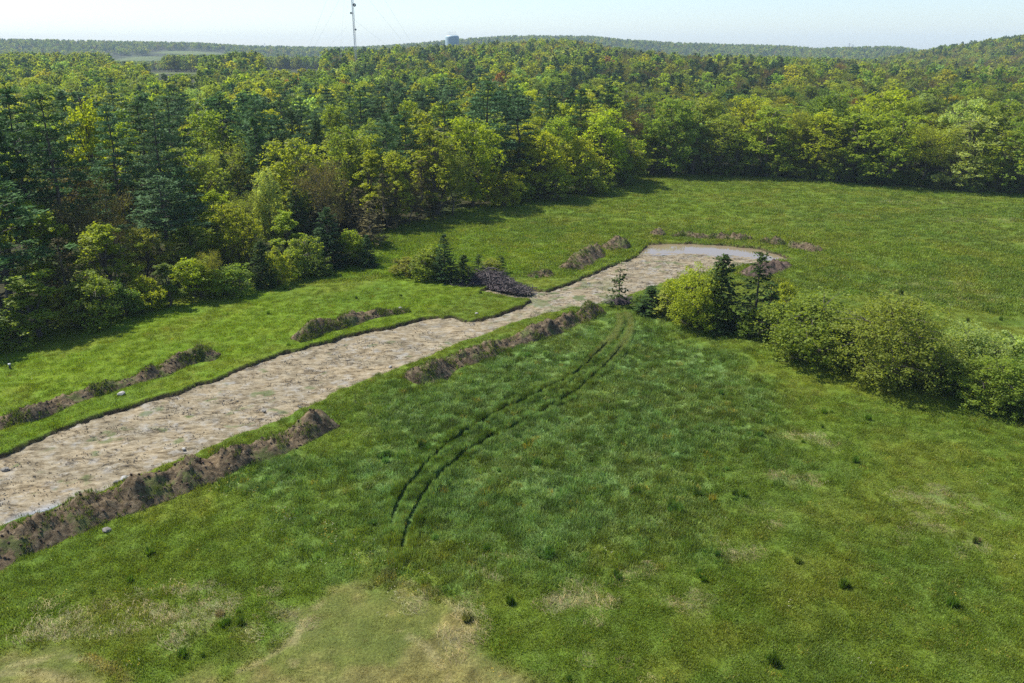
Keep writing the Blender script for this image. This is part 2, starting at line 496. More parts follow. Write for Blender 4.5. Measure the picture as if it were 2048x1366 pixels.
GREEN = dict(field=(.105, .153, .012), strip=(.120, .186, .010), tall=(.086, .156, .024), low=(.096, .146, .013), mown=(.165, .150, .052), straw=(.22, .225, .11), dark=(.062, .108, .012),
             floor=(.035, .035, .018), farfield=(.10, .125, .04))
def field_colour(x, y):
    r = np.hypot(x, y)
    c = lambda k: np.array(GREEN[k])[None]
    n1 = fbm(x, y, 14, 4, 41)[:, None]; n2 = fbm(x, y, 3.0, 4, 42)[:, None]; n3 = fbm(x, y, 35, 3, 43)[:, None]
    col = np.repeat(c('field'), len(x), 0)
    near = sstep(75, 45, y)[:, None]
    col = col * (1 - near) + c('low') * near
    strip = (sstep(-6, -12, x - (y - 95) * .55))[:, None] * sstep(150, 120, y)[:, None] * sstep(44, 52, y)[:, None]
    col = col * (1 - strip) + c('strip') * strip
    t = tallness(x, y)[:, None] * .9
    col = col * (1 - t) + c('tall') * t
    col = col * (1 - .32 * sstep(.48, .66, n1)) + c('dark') * .32 * sstep(.48, .66, n1)
    bl = sstep(.5, .68, n2) * (.10 + .45 * t / .9)
    col = col * (1 - bl) + np.array([[.105, .185, .050]]) * bl
    col = col * (0.82 + .36 * n3)
    st_ = fbm((x + y) * .35, (y - x) * .9, .45, 4, 55)[:, None]; lt = sstep(.46, .62, st_) * (.10 + .6 * t)
    col = col * (1 - .27 * sstep(.55, .40, st_) * (.5 + t)) ; col = col * (1 - lt) + np.array([[.150, .235, .085]]) * lt
    yl = (1 - .6 * t) * sstep(.5, .68, fbm(x, y, 6, 4, 47)[:, None]) * .45
    col = col * (1 - yl) + np.array([[.135, .155, .02]]) * yl
    m = mownness(x, y)[:, None]
    mo = c('mown') * (.45 + 1.1 * fbm(x * 1.0 + y * .5, y * 1.6 - x * .8, .7, 4, 49)[:, None])
    gp = sstep(.42, .62, fbm(x, y, 2.6, 4, 51)[:, None]) * .75
    mo = mo * (1 - gp) + np.array([[.100, .128, .026]]) * gp
    col = col * (1 - m) + mo * m
    for arc in MOWARCS:
        k_ = (sstep(.40, .10, dpoly(x, y, arc)[0]) * sstep(.35, .5, fbm(x, y, .9, 3, 57)) * .6)[:, None]
        col = col * (1 - k_) + np.array([[.27, .235, .115]]) * k_
    s = strawness(x, y)[:, None] * .28
    col = col * (1 - s) + c('straw') * s
    return col

def axis(segs):
    out = []
    for a, b, st0, st1 in segs:
        v = a
        while v < b:
            out.append(v); f = (v - a) / (b - a); v += st0 * (1 - f) + st1 * f
    out.append(segs[-1][1]); return np.array(out)
half = axis([(0, 45, .22, .22), (45, 110, .22, .8), (110, 260, .8, 5), (260, 900, 5, 25), (900, 7000, 25, 250)])
XS = np.concatenate([-half[::-1][:-1], half])
YS = axis([(-60, 25, 8, .5), (25, 100, .22, .22), (100, 200, .22, .7), (200, 420, .7, 5), (420, 3200, 5, 32), (3200, 8000, 32, 200)])
X, Y = np.meshgrid(XS, YS)
x = X.ravel(); y = Y.ravel()
z = terrain_base(x, y)
sd = road_sd(x, y)
rt = rut(x, y)
z = z + micro(x, y) * sstep(1.0, -1.0, sd) - .42 * rt - .60 * sstep(-.05, .30, sd)
wd = woodness(x, y)
col = field_colour(x, y)
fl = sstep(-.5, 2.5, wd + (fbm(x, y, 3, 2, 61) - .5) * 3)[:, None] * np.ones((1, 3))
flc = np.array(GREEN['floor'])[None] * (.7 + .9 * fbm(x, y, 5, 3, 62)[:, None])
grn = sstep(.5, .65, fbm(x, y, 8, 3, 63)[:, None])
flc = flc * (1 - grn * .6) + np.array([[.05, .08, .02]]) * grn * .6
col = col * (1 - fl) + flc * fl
cl = clearing(x, y, z)
col[cl] = np.array(GREEN['farfield'])[None] * (.75 + .5 * fbm(x[cl], y[cl], 30, 3, 65)[:, None])
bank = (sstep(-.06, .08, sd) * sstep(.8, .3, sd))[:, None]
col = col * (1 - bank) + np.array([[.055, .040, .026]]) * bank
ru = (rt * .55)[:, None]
col = col * (1 - ru) + np.array([[.025, .06, .018]]) * ru  # shade of the grass walls put into the rut ground colour
m_ = (y > 60) & (y < 110) & (x > -5) & (x < 30)
for tr_ in (trackA, trackB):
    d_, pa_ = dpoly(x[m_], y[m_], tr_); k_ = (sstep(.34, .16, d_) * sstep(.66, .80, pa_ / len(tr_)) * .8)[:, None]
    col[m_] = col[m_] * (1 - k_) + np.array([[.21, .25, .13]]) * k_
ny, nx = X.shape
idx = np.arange(ny * nx).reshape(ny, nx)
F = np.stack([idx[:-1, :-1], idx[:-1, 1:], idx[1:, 1:], idx[1:, :-1]], -1).reshape(-1, 4)
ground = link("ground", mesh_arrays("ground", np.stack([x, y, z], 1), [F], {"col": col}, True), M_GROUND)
tag(ground, kind="structure")

def ground_z(x, y):
    x = np.atleast_1d(np.asarray(x, float)); y = np.atleast_1d(np.asarray(y, float))
    return terrain_base(x, y) + micro(x, y)

# ------------------------------------------------------------------ dirt road sheet
st = .16
gx = np.arange(-62, 62, st); gy = np.arange(34, 152, st)
X, Y = np.meshgrid(gx, gy); x = X.ravel(); y = Y.ravel()
sd = road_sd(x, y)
def puddle_k(x, y):
    c = G(1400, 490); e = G(1560, 505)
    d1, _ = dpoly(x, y, [tuple(G(1290, 491)), tuple(G(1360, 489)), tuple(G(1450, 494)), tuple(G(1520, 500))])
    return np.exp(-(d1 / 4.2) ** 2)
pk = puddle_k(x, y)
rel = (fbm(x, y, 4.5, 3, 71) - .5) * .16 + (fbm(x * .6 + y * .15, y * 1.6 - x * .2, .9, 4, 72) - .5) * .20
ra = np.hypot((x - G(1265, 560)[0]), (y - G(1265, 560)[1]))
ring = np.exp(-((ra - 4.7) / .28) ** 2) + np.exp(-((ra - 3.2) / .28) ** 2)
ring *= sstep(.30, .5, fbm(x, y, 3, 3, 73)) * sstep(-1.0, 1.5, (y - G(1265, 560)[1]) + 1)
rel = rel + np.abs(fbm(x * .55 + y * .25, y * 1.3 - x * .3, .55, 3, 171) - .5) * .30 - .05
zr = -.40 + rel * (1 - .6 * pk) - pk * .17 - ring * .05
grav = np.exp(-(dpoly(x, y, GL([(-50, 1060), (40, 1030), (110, 1005), (180, 985)]))[0] / .75) ** 2) * sstep(.3, .55, fbm(x, y, .9, 3, 74) + .15)
gg = sstep(.68, .78, fbm(x, y, 1.4, 4, 75)) * .6
gg = np.maximum(gg, sstep(.50, .60, fbm(x, y, 1.5, 3, 76)) * np.exp(-(np.hypot(x - G(1130, 585)[0], y - G(1130, 585)[1]) / 9) ** 2) * .7)
WATER_Z = -.455
wet = sstep(.05, -.03, zr - WATER_Z) * sstep(.15, .5, pk)
m2 = (sd > -.25).reshape(X.shape)
keep = m2[:-1, :-1] & m2[:-1, 1:] & m2[1:, 1:] & m2[1:, :-1]
idx = np.arange(len(x)).reshape(X.shape)
F = np.stack([idx[:-1, :-1][keep], idx[:-1, 1:][keep], idx[1:, 1:][keep], idx[1:, :-1][keep]], -1)
used = np.unique(F); remap = np.full(len(x), -1); remap[used] = np.arange(len(used))
road = link("dirt_road", mesh_arrays("dirt_road", np.stack([x, y, zr], 1)[used], [remap[F]],
            {"track": np.clip(ring, 0, 1)[used] * .6, "gravel": np.clip(grav, 0, 1)[used], "wet": wet[used] * .8, "green": gg[used]}, True), M_ROAD)
tag(road, kind="structure")
# water sheet: grid cells where the puddle hollow lies
m3 = ((pk > .2) & (sd > -.2)).reshape(X.shape)
keep = m3[:-1, :-1] & m3[:-1, 1:] & m3[1:, 1:] & m3[1:, :-1]
F = np.stack([idx[:-1, :-1][keep], idx[:-1, 1:][keep], idx[1:, 1:][keep], idx[1:, :-1][keep]], -1)
used = np.unique(F); remap = np.full(len(x), -1); remap[used] = np.arange(len(used))
wz = np.full(len(used), WATER_Z)
tag(link("puddle_water", mesh_arrays("puddle_water", np.stack([x[used], y[used], wz], 1), [remap[F]]), M_WATER), kind="structure")

# ------------------------------------------------------------------ geometry-node scatter for uncountable stuff
def scatter(name, pts, rotz, scale, idx, tint, protos, kind="stuff"):
    """protos: list of objects, kept in a collection outside the scene"""
    pc = bpy.data.collections.new(name + "_source")
    order = sorted(range(len(protos)), key=lambda i: protos[i].name)
    rank = {o: k for k, o in enumerate(order)}
    for o in protos: pc.objects.link(o)
    me = bpy.data.meshes.new(name)
    me.vertices.add(len(pts)); me.vertices.foreach_set("co", np.asarray(pts, np.float32).ravel())
    a = me.attributes.new("rotz", 'FLOAT_VECTOR', 'POINT')
    rv = np.zeros((len(pts), 3), np.float32); rv[:, 2] = rotz
    a.data.foreach_set("vector", rv.ravel())
    a = me.attributes.new("scl", 'FLOAT_VECTOR', 'POINT'); a.data.foreach_set("vector", np.asarray(scale, np.float32).ravel())
    a = me.attributes.new("pick", 'INT', 'POINT'); a.data.foreach_set("value", np.array([rank[i] for i in idx], np.int32))
    a = me.attributes.new("tint", 'FLOAT_COLOR', 'POINT')
    a.data.foreach_set("color", np.concatenate([tint, np.ones((len(tint), 1))], 1).astype(np.float32).ravel())
    ob = link(name, me)
    ng = bpy.data.node_groups.new(name, 'GeometryNodeTree')
    ng.interface.new_socket("Geometry", in_out='INPUT', socket_type='NodeSocketGeometry')
    ng.interface.new_socket("Geometry", in_out='OUTPUT', socket_type='NodeSocketGeometry')
    N = ng.nodes; L = ng.links
    gi = N.new('NodeGroupInput'); go = N.new('NodeGroupOutput')
    ci = N.new('GeometryNodeCollectionInfo'); ci.inputs[0].default_value = pc
    ci.inputs["Separate Children"].default_value = True; ci.inputs["Reset Children"].default_value = True
    ip = N.new('GeometryNodeInstanceOnPoints')
    ip.inputs["Pick Instance"].default_value = True
    def na(nm, t):
        n = N.new('GeometryNodeInputNamedAttribute'); n.data_type = t; n.inputs[0].default_value = nm
        return n.outputs[0]
    mp = N.new('GeometryNodeMeshToPoints')
    L.new(gi.outputs[0], mp.inputs[0]); L.new(mp.outputs[0], ip.inputs["Points"])
    L.new(ci.outputs[0], ip.inputs["Instance"])
    L.new(na("pick", 'INT'), ip.inputs["Instance Index"])
    er = N.new('FunctionNodeEulerToRotation'); L.new(na("rotz", 'FLOAT_VECTOR'), er.inputs[0])
    L.new(er.outputs[0], ip.inputs["Rotation"])
    L.new(na("scl", 'FLOAT_VECTOR'), ip.inputs["Scale"])
    L.new(ip.outputs[0], go.inputs[0])
    md = ob.modifiers.new("scatter", 'NODES'); md.node_group = ng
    if kind: ob["kind"] = kind
    return ob

# ------------------------------------------------------------------ tree makers.  every maker returns (trunk Acc, crown Acc, material, bark)
def bez(p0, p1, sag, n=5):
    t = np.linspace(0, 1, n)[:, None]
    return p0 * (1 - t) + p1 * t + np.array([0, 0, 1.0]) * sag * (4 * t * (1 - t))
def clump_leaves(acc, cen, rad, per, size, flat=.8, rs=rng, aspect=.7, out=None, varc=None):
    """per leaves round every clump centre"""
    N = len(cen)
    d = norm(rs.normal(size=(N, per, 3))); q = rs.random((N, per, 1)) ** .45
    off = d * q * rad.reshape(N, 1, 1); off[..., 2] *= flat
    c = cen[:, None] + off
    nn = norm(d * .7 + rs.normal(size=(N, per, 3)) * .6 + np.array([0, 0, .45]))
    cv = rs.random(N) if varc is None else varc
    v = np.clip(cv[:, None] * .65 + rs.random((N, per)) * .35, 0, 1)
    acc.leaves(c.reshape(-1, 3), nn.reshape(-1, 3), size * (0.6 + .8 * rs.random(N * per)), aspect, v.ravel(), rs=rs)

def deciduous(seed, H=16.0, Wd=9.0, base=.22, lobes=9, clumps=260, per=26, leaf=.34, open_=.25, stems=1, shape='round', twigs=True):
    rs = np.random.default_rng(seed)
    T, C = Acc(), Acc()
    lob = []
    for i in range(lobes):
        f = (i + .5) / lobes
        h = base + (1 - base) * (.10 + .84 * f) if shape != 'round' else base + (1 - base) * (.14 + .74 * f)
        if shape == 'tall': rr = .30 * math.sin(math.pi * min(1, .30 + f * .70)) + .02
        elif shape == 'cone': rr = .34 * (1.02 - f) + .02
        else: rr = .33 * math.sin(math.pi * (.26 + .62 * f))
        a = i * 2.4 + rs.uniform(-.5, .5)
        k = rs.uniform(.7, 1.15)
        lob.append((math.cos(a) * rr * Wd * k, math.sin(a) * rr * Wd * k, H * h + rs.uniform(-.06, .06) * H, rs.uniform(.6, 1.2)))
    lob.append((rs.uniform(-.4, .4), rs.uniform(-.4, .4), H * .90, .62))
    lob = np.array(lob)
    lr = lob[:, 3] * Wd * (.225 if shape != 'cone' else .17)
    # trunk and limbs
    for s_ in range(stems):
        a = s_ * 2 * math.pi / max(1, stems) + rs.uniform(0, 1)
        sp = 0 if stems == 1 else .22 * Wd
        top = np.array([math.cos(a) * sp + rs.uniform(-.5, .5), math.sin(a) * sp + rs.uniform(-.5, .5), H * (.86 if stems == 1 else .7)])
        p0 = np.array([math.cos(a) * .25 * (stems > 1), math.sin(a) * .25 * (stems > 1), -.3])
        pts = bez(p0, top, 0, 9); pts[1:-1, :2] += rs.normal(size=(7, 2)) * .012 * H
        r0 = .016 * H if stems == 1 else .009 * H
        T.tube(pts, np.linspace(r0, .02, 9), 6)
        if s_ == 0: main = pts
    for l, r_ in zip(lob, lr):
        k = np.clip((l[2] / H - .28) * 9, 1, 7); p = main[int(k)] if stems == 1 else main[1]
        T.tube(bez(p, l[:3], -.04 * H if stems > 1 else .02 * H), np.linspace(.0065 * H, .02, 5), 4)
        for t in range(5 if twigs else 0):
            e = l[:3] + norm(rs.normal(size=3)) * r_ * .95
            T.tube(bez(l[:3], e, .1, 3), np.array([.05, .03, .012]), 3)
    # clumps over the lobes
    w = lr ** 2; pick = rs.choice(len(lob), clumps, p=w / w.sum())
    d = norm(rs.normal(size=(clumps, 3)) + np.array([0, 0, .25])); q = rs.random((clumps, 1)) ** .42 * 1.12
    cen = lob[pick][:, :3] + d * q * lr[pick][:, None] * np.array([1, 1, .92])
    hole = fbm(cen[:, 0] + cen[:, 2] * .6, cen[:, 1] - cen[:, 2] * .5, 1.6, 2, seed)
    cen = cen[hole > np.quantile(hole, open_)]
    cr = rs.uniform(.35, .75, len(cen)) * (Wd / 9) ** .5
    varc = np.clip(fbm(cen[:, 0] * 1.0 + 3 * seed, cen[:, 2], 2.2, 2, seed + 3) * .9 + rs.uniform(-.25, .35, len(cen)), 0, 1)
    clump_leaves(C, cen, cr, per, leaf, .8, rs, .75, varc=varc)
    return T, C, M_LEAF, M_BARK

def pine(seed, H=25.0, Wd=9.0, base=.32, dense=1.0, far=False):
    """white pine: open whorls of nearly level plumes"""
    rs = np.random.default_rng(seed)
    T, C = Acc(), Acc()
    n = 9
    main = np.zeros((n, 3)); main[:, 2] = np.linspace(-.3, H * .985, n)
    main[1:-1, :2] += rs.normal(size=(n - 2, 2)) * .006 * H
    T.tube(main, np.linspace(.012 * H, .03, n), 6)
    for k in range(5):
        h = H * rs.uniform(.12, base); a = rs.uniform(0, 6.3); L = rs.uniform(.6, 2.0)
        T.tube(np.array([[0, 0, h], [math.cos(a) * L, math.sin(a) * L, h + .2]]), [.05, .02], 3)
    h = base; cen = []; cr = []
    while h < .97:
        f = (h - base) / (1 - base)
        L0 = Wd * .5 * (1.0 - f ** 1.5) * (.55 + .45 * min(1, (f + .12) * 3.5)) + .45
        nb = rs.integers(4, 7)
        a0 = rs.uniform(0, 6.3)
        for b in range(nb):
            if rs.random() < .12: continue
            a = a0 + b * 2 * math.pi / nb + rs.uniform(-.35, .35)
            L = L0 * rs.uniform(.55, 1.15); rise = L * rs.uniform(.08, .42) * (1 if f > .3 else .4)
            p0 = np.array([0, 0, H * h]); p1 = p0 + np.array([math.cos(a) * L, math.sin(a) * L, rise])
            if not far: T.tube(bez(p0, p1, -.05 * L, 4), np.linspace(.05 + .02 * L * .3, .015, 4), 3)
            m = max(2, int(L * 2.2 * dense))
            tt = rs.uniform(.30, 1.05, m)
            side = np.array([-math.sin(a), math.cos(a), 0])
            pos = p0 + (p1 - p0) * tt[:, None] + side * (rs.normal(size=(m, 1)) * .26 * L * (1.15 - tt[:, None])) + np.array([0, 0, 1]) * rs.uniform(-.12, .28, (m, 1))
            cen.append(pos); cr.append(rs.uniform(.45, .85, m))
        h += rs.uniform(.032, .060)
    cen.append(np.array([[0, 0, H * .98], [0, 0, H * .95], [.1, .1, H * .92]])); cr.append(np.array([.3, .4, .5]))
    cen = np.concatenate(cen); cr = np.concatenate(cr)
    per = 14 if not far else 5
    N = len(cen)
    d = norm(rs.normal(size=(N, per, 3))); off = d * (rs.random((N, per, 1)) ** .5) * cr.reshape(N, 1, 1); off[..., 2] *= .42
    c = (cen[:, None] + off).reshape(-1, 3)
    outd = norm(off.reshape(-1, 3) + rs.normal(size=(N * per, 3)) * .15 + np.array([0, 0, .25]))
    nn = norm(rs.normal(size=(N * per, 3)) * .55 + np.array([0, 0, .8]))
    v = np.clip(np.repeat(rs.random(N), per) * .6 + rs.random(N * per) * .4, 0, 1)
    sz = (.42 if not far else .95) * rs.uniform(.7, 1.3, N * per)
    C.leaves(c, nn, sz, .42 if not far else .6, v, updir=outd, rs=rs)
    return T, C, M_NEEDLE, M_BARK

def spruce(seed, H=12.0, Wd=5.0, base=.03, dense=1.0, loose=0.0, far=False, lean=0):
    """dense narrow conifer (spruce, cedar): drooping sprays on a cone"""
    rs = np.random.default_rng(seed)
    T, C = Acc(), Acc()
    main = np.zeros((7, 3)); main[:, 2] = np.linspace(-.3, H * .97, 7); main[:, 0] += lean * (main[:, 2] / H) ** 1.5
    T.tube(main, np.linspace(.014 * H, .025, 7), 6)
    cen = []; dirs = []
    h = base
    stepf = .42 / H
    while h < .975:
        f = (h - base) / (1 - base)
        L0 = Wd * .5 * (1 - f) ** (.82) + .12
        nb = max(4, int((5 + L0 * 3.2) * dense))
        for b in range(nb):
            if rs.random() < loose * (1 - .5 * f): continue
            a = rs.uniform(0, 6.283); L = L0 * rs.uniform(.62, 1.16)
            p0 = np.array([np.interp(h, [0, 1], [0, lean]), 0, H * h]); dr = rs.uniform(-.28, .05) + .35 * f
            p1 = p0 + np.array([math.cos(a) * L, math.sin(a) * L, L * dr])
            if not far and b % 3 == 0: T.tube(np.array([p0, p1]), [.03, .01], 3)
            m = max(2, int(L * 3.2)) if not far else max(1, int(L * 1.5))
            tt = rs.uniform(.25, 1.0, m) ** .7
            cen.append(p0 + (p1 - p0) * tt[:, None] + rs.normal(size=(m, 3)) * .07); dirs.append(np.repeat((p1 - p0)[None], m, 0))
        h += stepf * rs.uniform(.75, 1.2) * (1.0 if not far else 1.6)
    cen = np.concatenate(cen); dirs = norm(np.concatenate(dirs))
    per = 5 if not far else 2
    N = len(cen)
    c = (cen[:, None] + rs.normal(size=(N, per, 3)) * np.array([.14, .14, .07])).reshape(-1, 3)
    dd = np.repeat(dirs, per, 0)
    nn = norm(rs.normal(size=(N * per, 3)) * .5 + np.array([0, 0, .8]) + dd * .3)
    v = np.clip(np.repeat(rs.random(N), per) * .6 + rs.random(N * per) * .4, 0, 1)
    C.leaves(c, nn, (.30 if not far else .62) * rs.uniform(.7, 1.3, N * per), .55, v, updir=norm(dd + rs.normal(size=dd.shape) * .4), rs=rs)
    return T, C, M_NEEDLE, M_BARK

def bare(seed, H=16.0, Wd=8.0, leafy=.5, far=False):
    """tree only just budding: a haze of twigs with a few small leaves"""
    rs = np.random.default_rng(seed)
    T, C = Acc(), Acc()
    main = np.zeros((8, 3)); main[:, 2] = np.linspace(-.3, H * .9, 8); main[1:, :2] += rs.normal(size=(7, 2)) * .012 * H
    T.tube(main, np.linspace(.013 * H, .02, 8), 5)
    tips = []
    for i in range(26 if not far else 14):
        h = rs.uniform(.28, .86); a = rs.uniform(0, 6.3); L = Wd * .5 * (1.15 - abs(h - .5) * 1.3) * rs.uniform(.6, 1.1)
        p0 = np.array([0, 0, H * h]); p1 = p0 + np.array([math.cos(a) * L, math.sin(a) * L, L * rs.uniform(.5, 1.1)])
        p1[2] = min(p1[2], H * 1.0)
        T.tube(bez(p0, p1, -.05 * L, 4), np.linspace(.055, .015, 4), 3)
        for j in range(7 if not far else 4):
            t = rs.uniform(.3, 1); q = p0 + (p1 - p0) * t
            e = q + norm(rs.normal(size=3) + np.array([math.cos(a), math.sin(a), 1.1])) * rs.uniform(.8, 2.0)
            T.tube(np.array([q, e]), [.02, .008], 3)
            tips.append(e); tips.append((e + q) / 2)
    tips = np.array(tips); N = len(tips)
    # twig slivers
    k = 10 if not far else 6
    c = (tips[:, None] + rs.normal(size=(N, k, 3)) * .5).reshape(-1, 3)
    up = norm(rs.normal(size=(N * k, 3)) * .6 + norm(c - np.array([0, 0, H * .4])) + np.array([0, 0, .5]))
    C.leaves(c, norm(rs.normal(size=(N * k, 3))), rs.uniform(.5, 1.1, N * k) * (1 if not far else 1.4), .055 if not far else .10, rs.random(N * k) * .35, updir=up, rs=rs)
    k = int((9 if not far else 4) * leafy) + 1
    c = (tips[:, None] + rs.normal(size=(N, k, 3)) * .45).reshape(-1, 3)
    C.leaves(c, norm(rs.normal(size=(N * k, 3))), rs.uniform(.15, .30, N * k) * (1 if not far else 1.9), .7, .45 + rs.random(N * k) * .55, rs=rs)
    return T, C, M_LEAF, M_BARK

SPECIES = {}
def reg(name, result):
    T, C, ml, mb = result
    t = T.mesh(name + "_trunk", True); t.materials.append(mb)
    c = C.mesh(name + "_crown"); c.materials.append(ml)
    co = np.concatenate(C.v); hz = co[:, 2].max(); wx = np.percentile(np.abs(co[:, :2]), 97) * 2
    SPECIES[name] = (t, c, hz, wx)
for i in range(4):
    reg(f"broadleaf_{i}", deciduous(100 + i, 16, 9.5, .06, 20, 560, 21, .29, .26))
for i in range(3):
    reg(f"tall_{i}", deciduous(120 + i, 18, 8, .02, 22, 560, 21, .28, .28, shape='tall'))
for i in range(2):
    reg(f"dense_{i}", deciduous(140 + i, 15, 9, .03, 20, 700, 26, .28, .10))
for i in range(2):
    reg(f"slim_{i}", deciduous(150 + i, 12, 4.5, .08, 10, 230, 28, .25, .2, shape='cone', twigs=False))
for i in range(3):
    reg(f"shrub_{i}", deciduous(160 + i, 5, 5, .02, 10, 240, 30, .21, .15, stems=5))
reg("bush_dense", deciduous(170, 6.5, 8.2, .0, 24, 900, 28, .20, .16, stems=6))
reg("bush_airy", deciduous(171, 8.8, 8.4, .02, 24, 1100, 24, .17, .12, stems=11))
for i in range(3):
    reg(f"pine_{i}", pine(200 + i, 25, 9.5, (.30, .38, .25)[i], 1.15))
for i in range(3):
    reg(f"spruce_{i}", spruce(220 + i, 12, 5.2, .03, 1.0))
reg("cedar_0", spruce(230, 8, 3.6, .02, 1.3, .05))
reg("cedar_1", spruce(231, 9, 3.8, .16, 1.0, .38, lean=.3))
reg("cedar_thin", spruce(232, 4.2, 2.0, .12, .55, .5))
for i in range(2):
    reg(f"tamarack_{i}", spruce(240 + i, 14, 4.2, .12, .55, .35))
for i in range(3):
    reg(f"bare_{i}", bare(250 + i, 16, 8.5, (.6, .25, .9)[i]))

# individual woody plants ---------------------------------------------------
TINTS = dict(yellow=(.165, .200, .012), lime=(.142, .182, .020), green=(.076, .116, .020), mid=(.105, .145, .022), dark=(.040, .085, .016), pale=(.165, .215, .070), gold=(.150, .170, .014),
             pine=(.044, .088, .030), bluepine=(.058, .108, .048), spruce=(.026, .052, .018), cedar=(.034, .060, .016), brown=(.085, .078, .036), tam=(.055, .052, .024), olive=(.125, .145, .026), rust=(.13, .085, .03))
TINTS = {k: tuple(c * (1.85 if k not in ('pine', 'bluepine', 'spruce', 'cedar', 'tam', 'brown') else 1.5) for c in v) for k, v in TINTS.items()}
PLACED = []          # footprint of what stands already
NAMEKIND = dict(broadleaf="broadleaf_tree", tall="broadleaf_tree", dense="broadleaf_tree", slim="poplar_sapling", shrub="shrub", bush="shrub", pine="pine_tree", spruce="spruce_tree", cedar="cedar_tree", tamarack="conifer_tree", bare="budding_tree")
CATKIND = dict(shrub="shrub", bush="shrub")
def plant(sp, x, y, H, Wd, tint, label, group=None, jit=.12, rot=None, bark=None):
    t, c, h0, w0 = SPECIES[sp]
    k = sp.split('_')[0]
    nm = NAMEKIND[k]
    root = bpy.data.objects.new(nm, None); COL.objects.link(root)
    root.empty_display_size = .5
    z0 = float(ground_z(x, y)[0])
    root.location = (x, y, z0 - .05)
    root.rotation_euler = (0, 0, random.uniform(0, 6.28) if rot is None else rot)
    root.scale = (Wd / w0, Wd / w0, H / h0)
    tag(root, label, CATKIND.get(k, "tree"), group)
    tr = bpy.data.objects.new("stems" if k in ("shrub", "bush") else "trunk", t); COL.objects.link(tr); tr.parent = root
    if bark: tr.material_slots[0].link = 'OBJECT'; tr.material_slots[0].material = bark
    cr = bpy.data.objects.new("crown", c); COL.objects.link(cr); cr.parent = root
    b = np.array(TINTS[tint] if isinstance(tint, str) else tint)
    b = b * (1 + random.uniform(-jit, jit)) * np.array([1 + random.uniform(-jit, jit) * .7, 1, 1])
    cr["tint"] = [float(v) for v in b]
    PLACED.append((x, y, Wd * .5))
    return root
def at(sp, bx, by, ty, wpx, tint, label, group=None, **kw):
    """base pixel, top pixel row, crown width in pixels -> a real tree on the ground"""
    g = G(bx, by)
    d = ray(bx, ty); r = math.hypot(*g)
    H = CAM_H + d[2] / math.hypot(d[0], d[1]) * r
    dist = math.sqrt(r * r + CAM_H ** 2 * .6)
    Wd = wpx / FPX * dist
    return plant(sp, g[0], g[1], H, Wd, tint, label, group, **kw)
INNER = []
MARKS = [(45, "the left-edge pines"), (150, "the bare-trunked pine"), (214, "the bright yellow tree top"), (316, "the wide dark pine"), (430, "the domed green broadleaf"), (530, "the pointed dark conifer"),
         (625, "the two tall dark spruces"), (705, "the tree under the radio mast"), (772, "the feathery pine"), (850, "the ball-shaped lime tree"), (920, "the tree under the water tower"), (978, "the largest centre pine"),
         (1040, "the pine with level tiers"), (1110, "the rounded golden-green tree"), (1207, "the tallest corner tree"), (1290, "the meadow corner"), (1338, "the big round dense tree"), (1400, "the pale birch"),
         (1465, "the first yellow crown"), (1532, "the tall bright lime tree"), (1640, "the dark round crown"), (1742, "the highest yellow crown"), (1842, "the thin golden tree"), (1926, "the pale open tree"), (2030, "the right edge tree")]
def landmark(px, word="behind"): return word + " " + min(MARKS, key=lambda m: abs(m[0] - px))[1]
def spread_labels(items):
    """things that would share a label are told apart by their order from the left"""
    by = {}
    for o, px in items: by.setdefault(o["label"], []).append((px, o))
    W_ = ["leftmost", "second", "third", "fourth", "fifth", "sixth", "seventh", "eighth", "ninth", "tenth"]
    for lab, l in by.items():
        if len(l) < 2: continue
        l.sort(key=lambda q: q[0])
        for k, (px, o) in enumerate(l): o["label"] = (W_[min(k, 9)] + (" from left, " if 0 < k else ", ") + lab).replace("of the two", "of")
# ------------------------------------------------------------------ trees one by one: far tree line, left to right

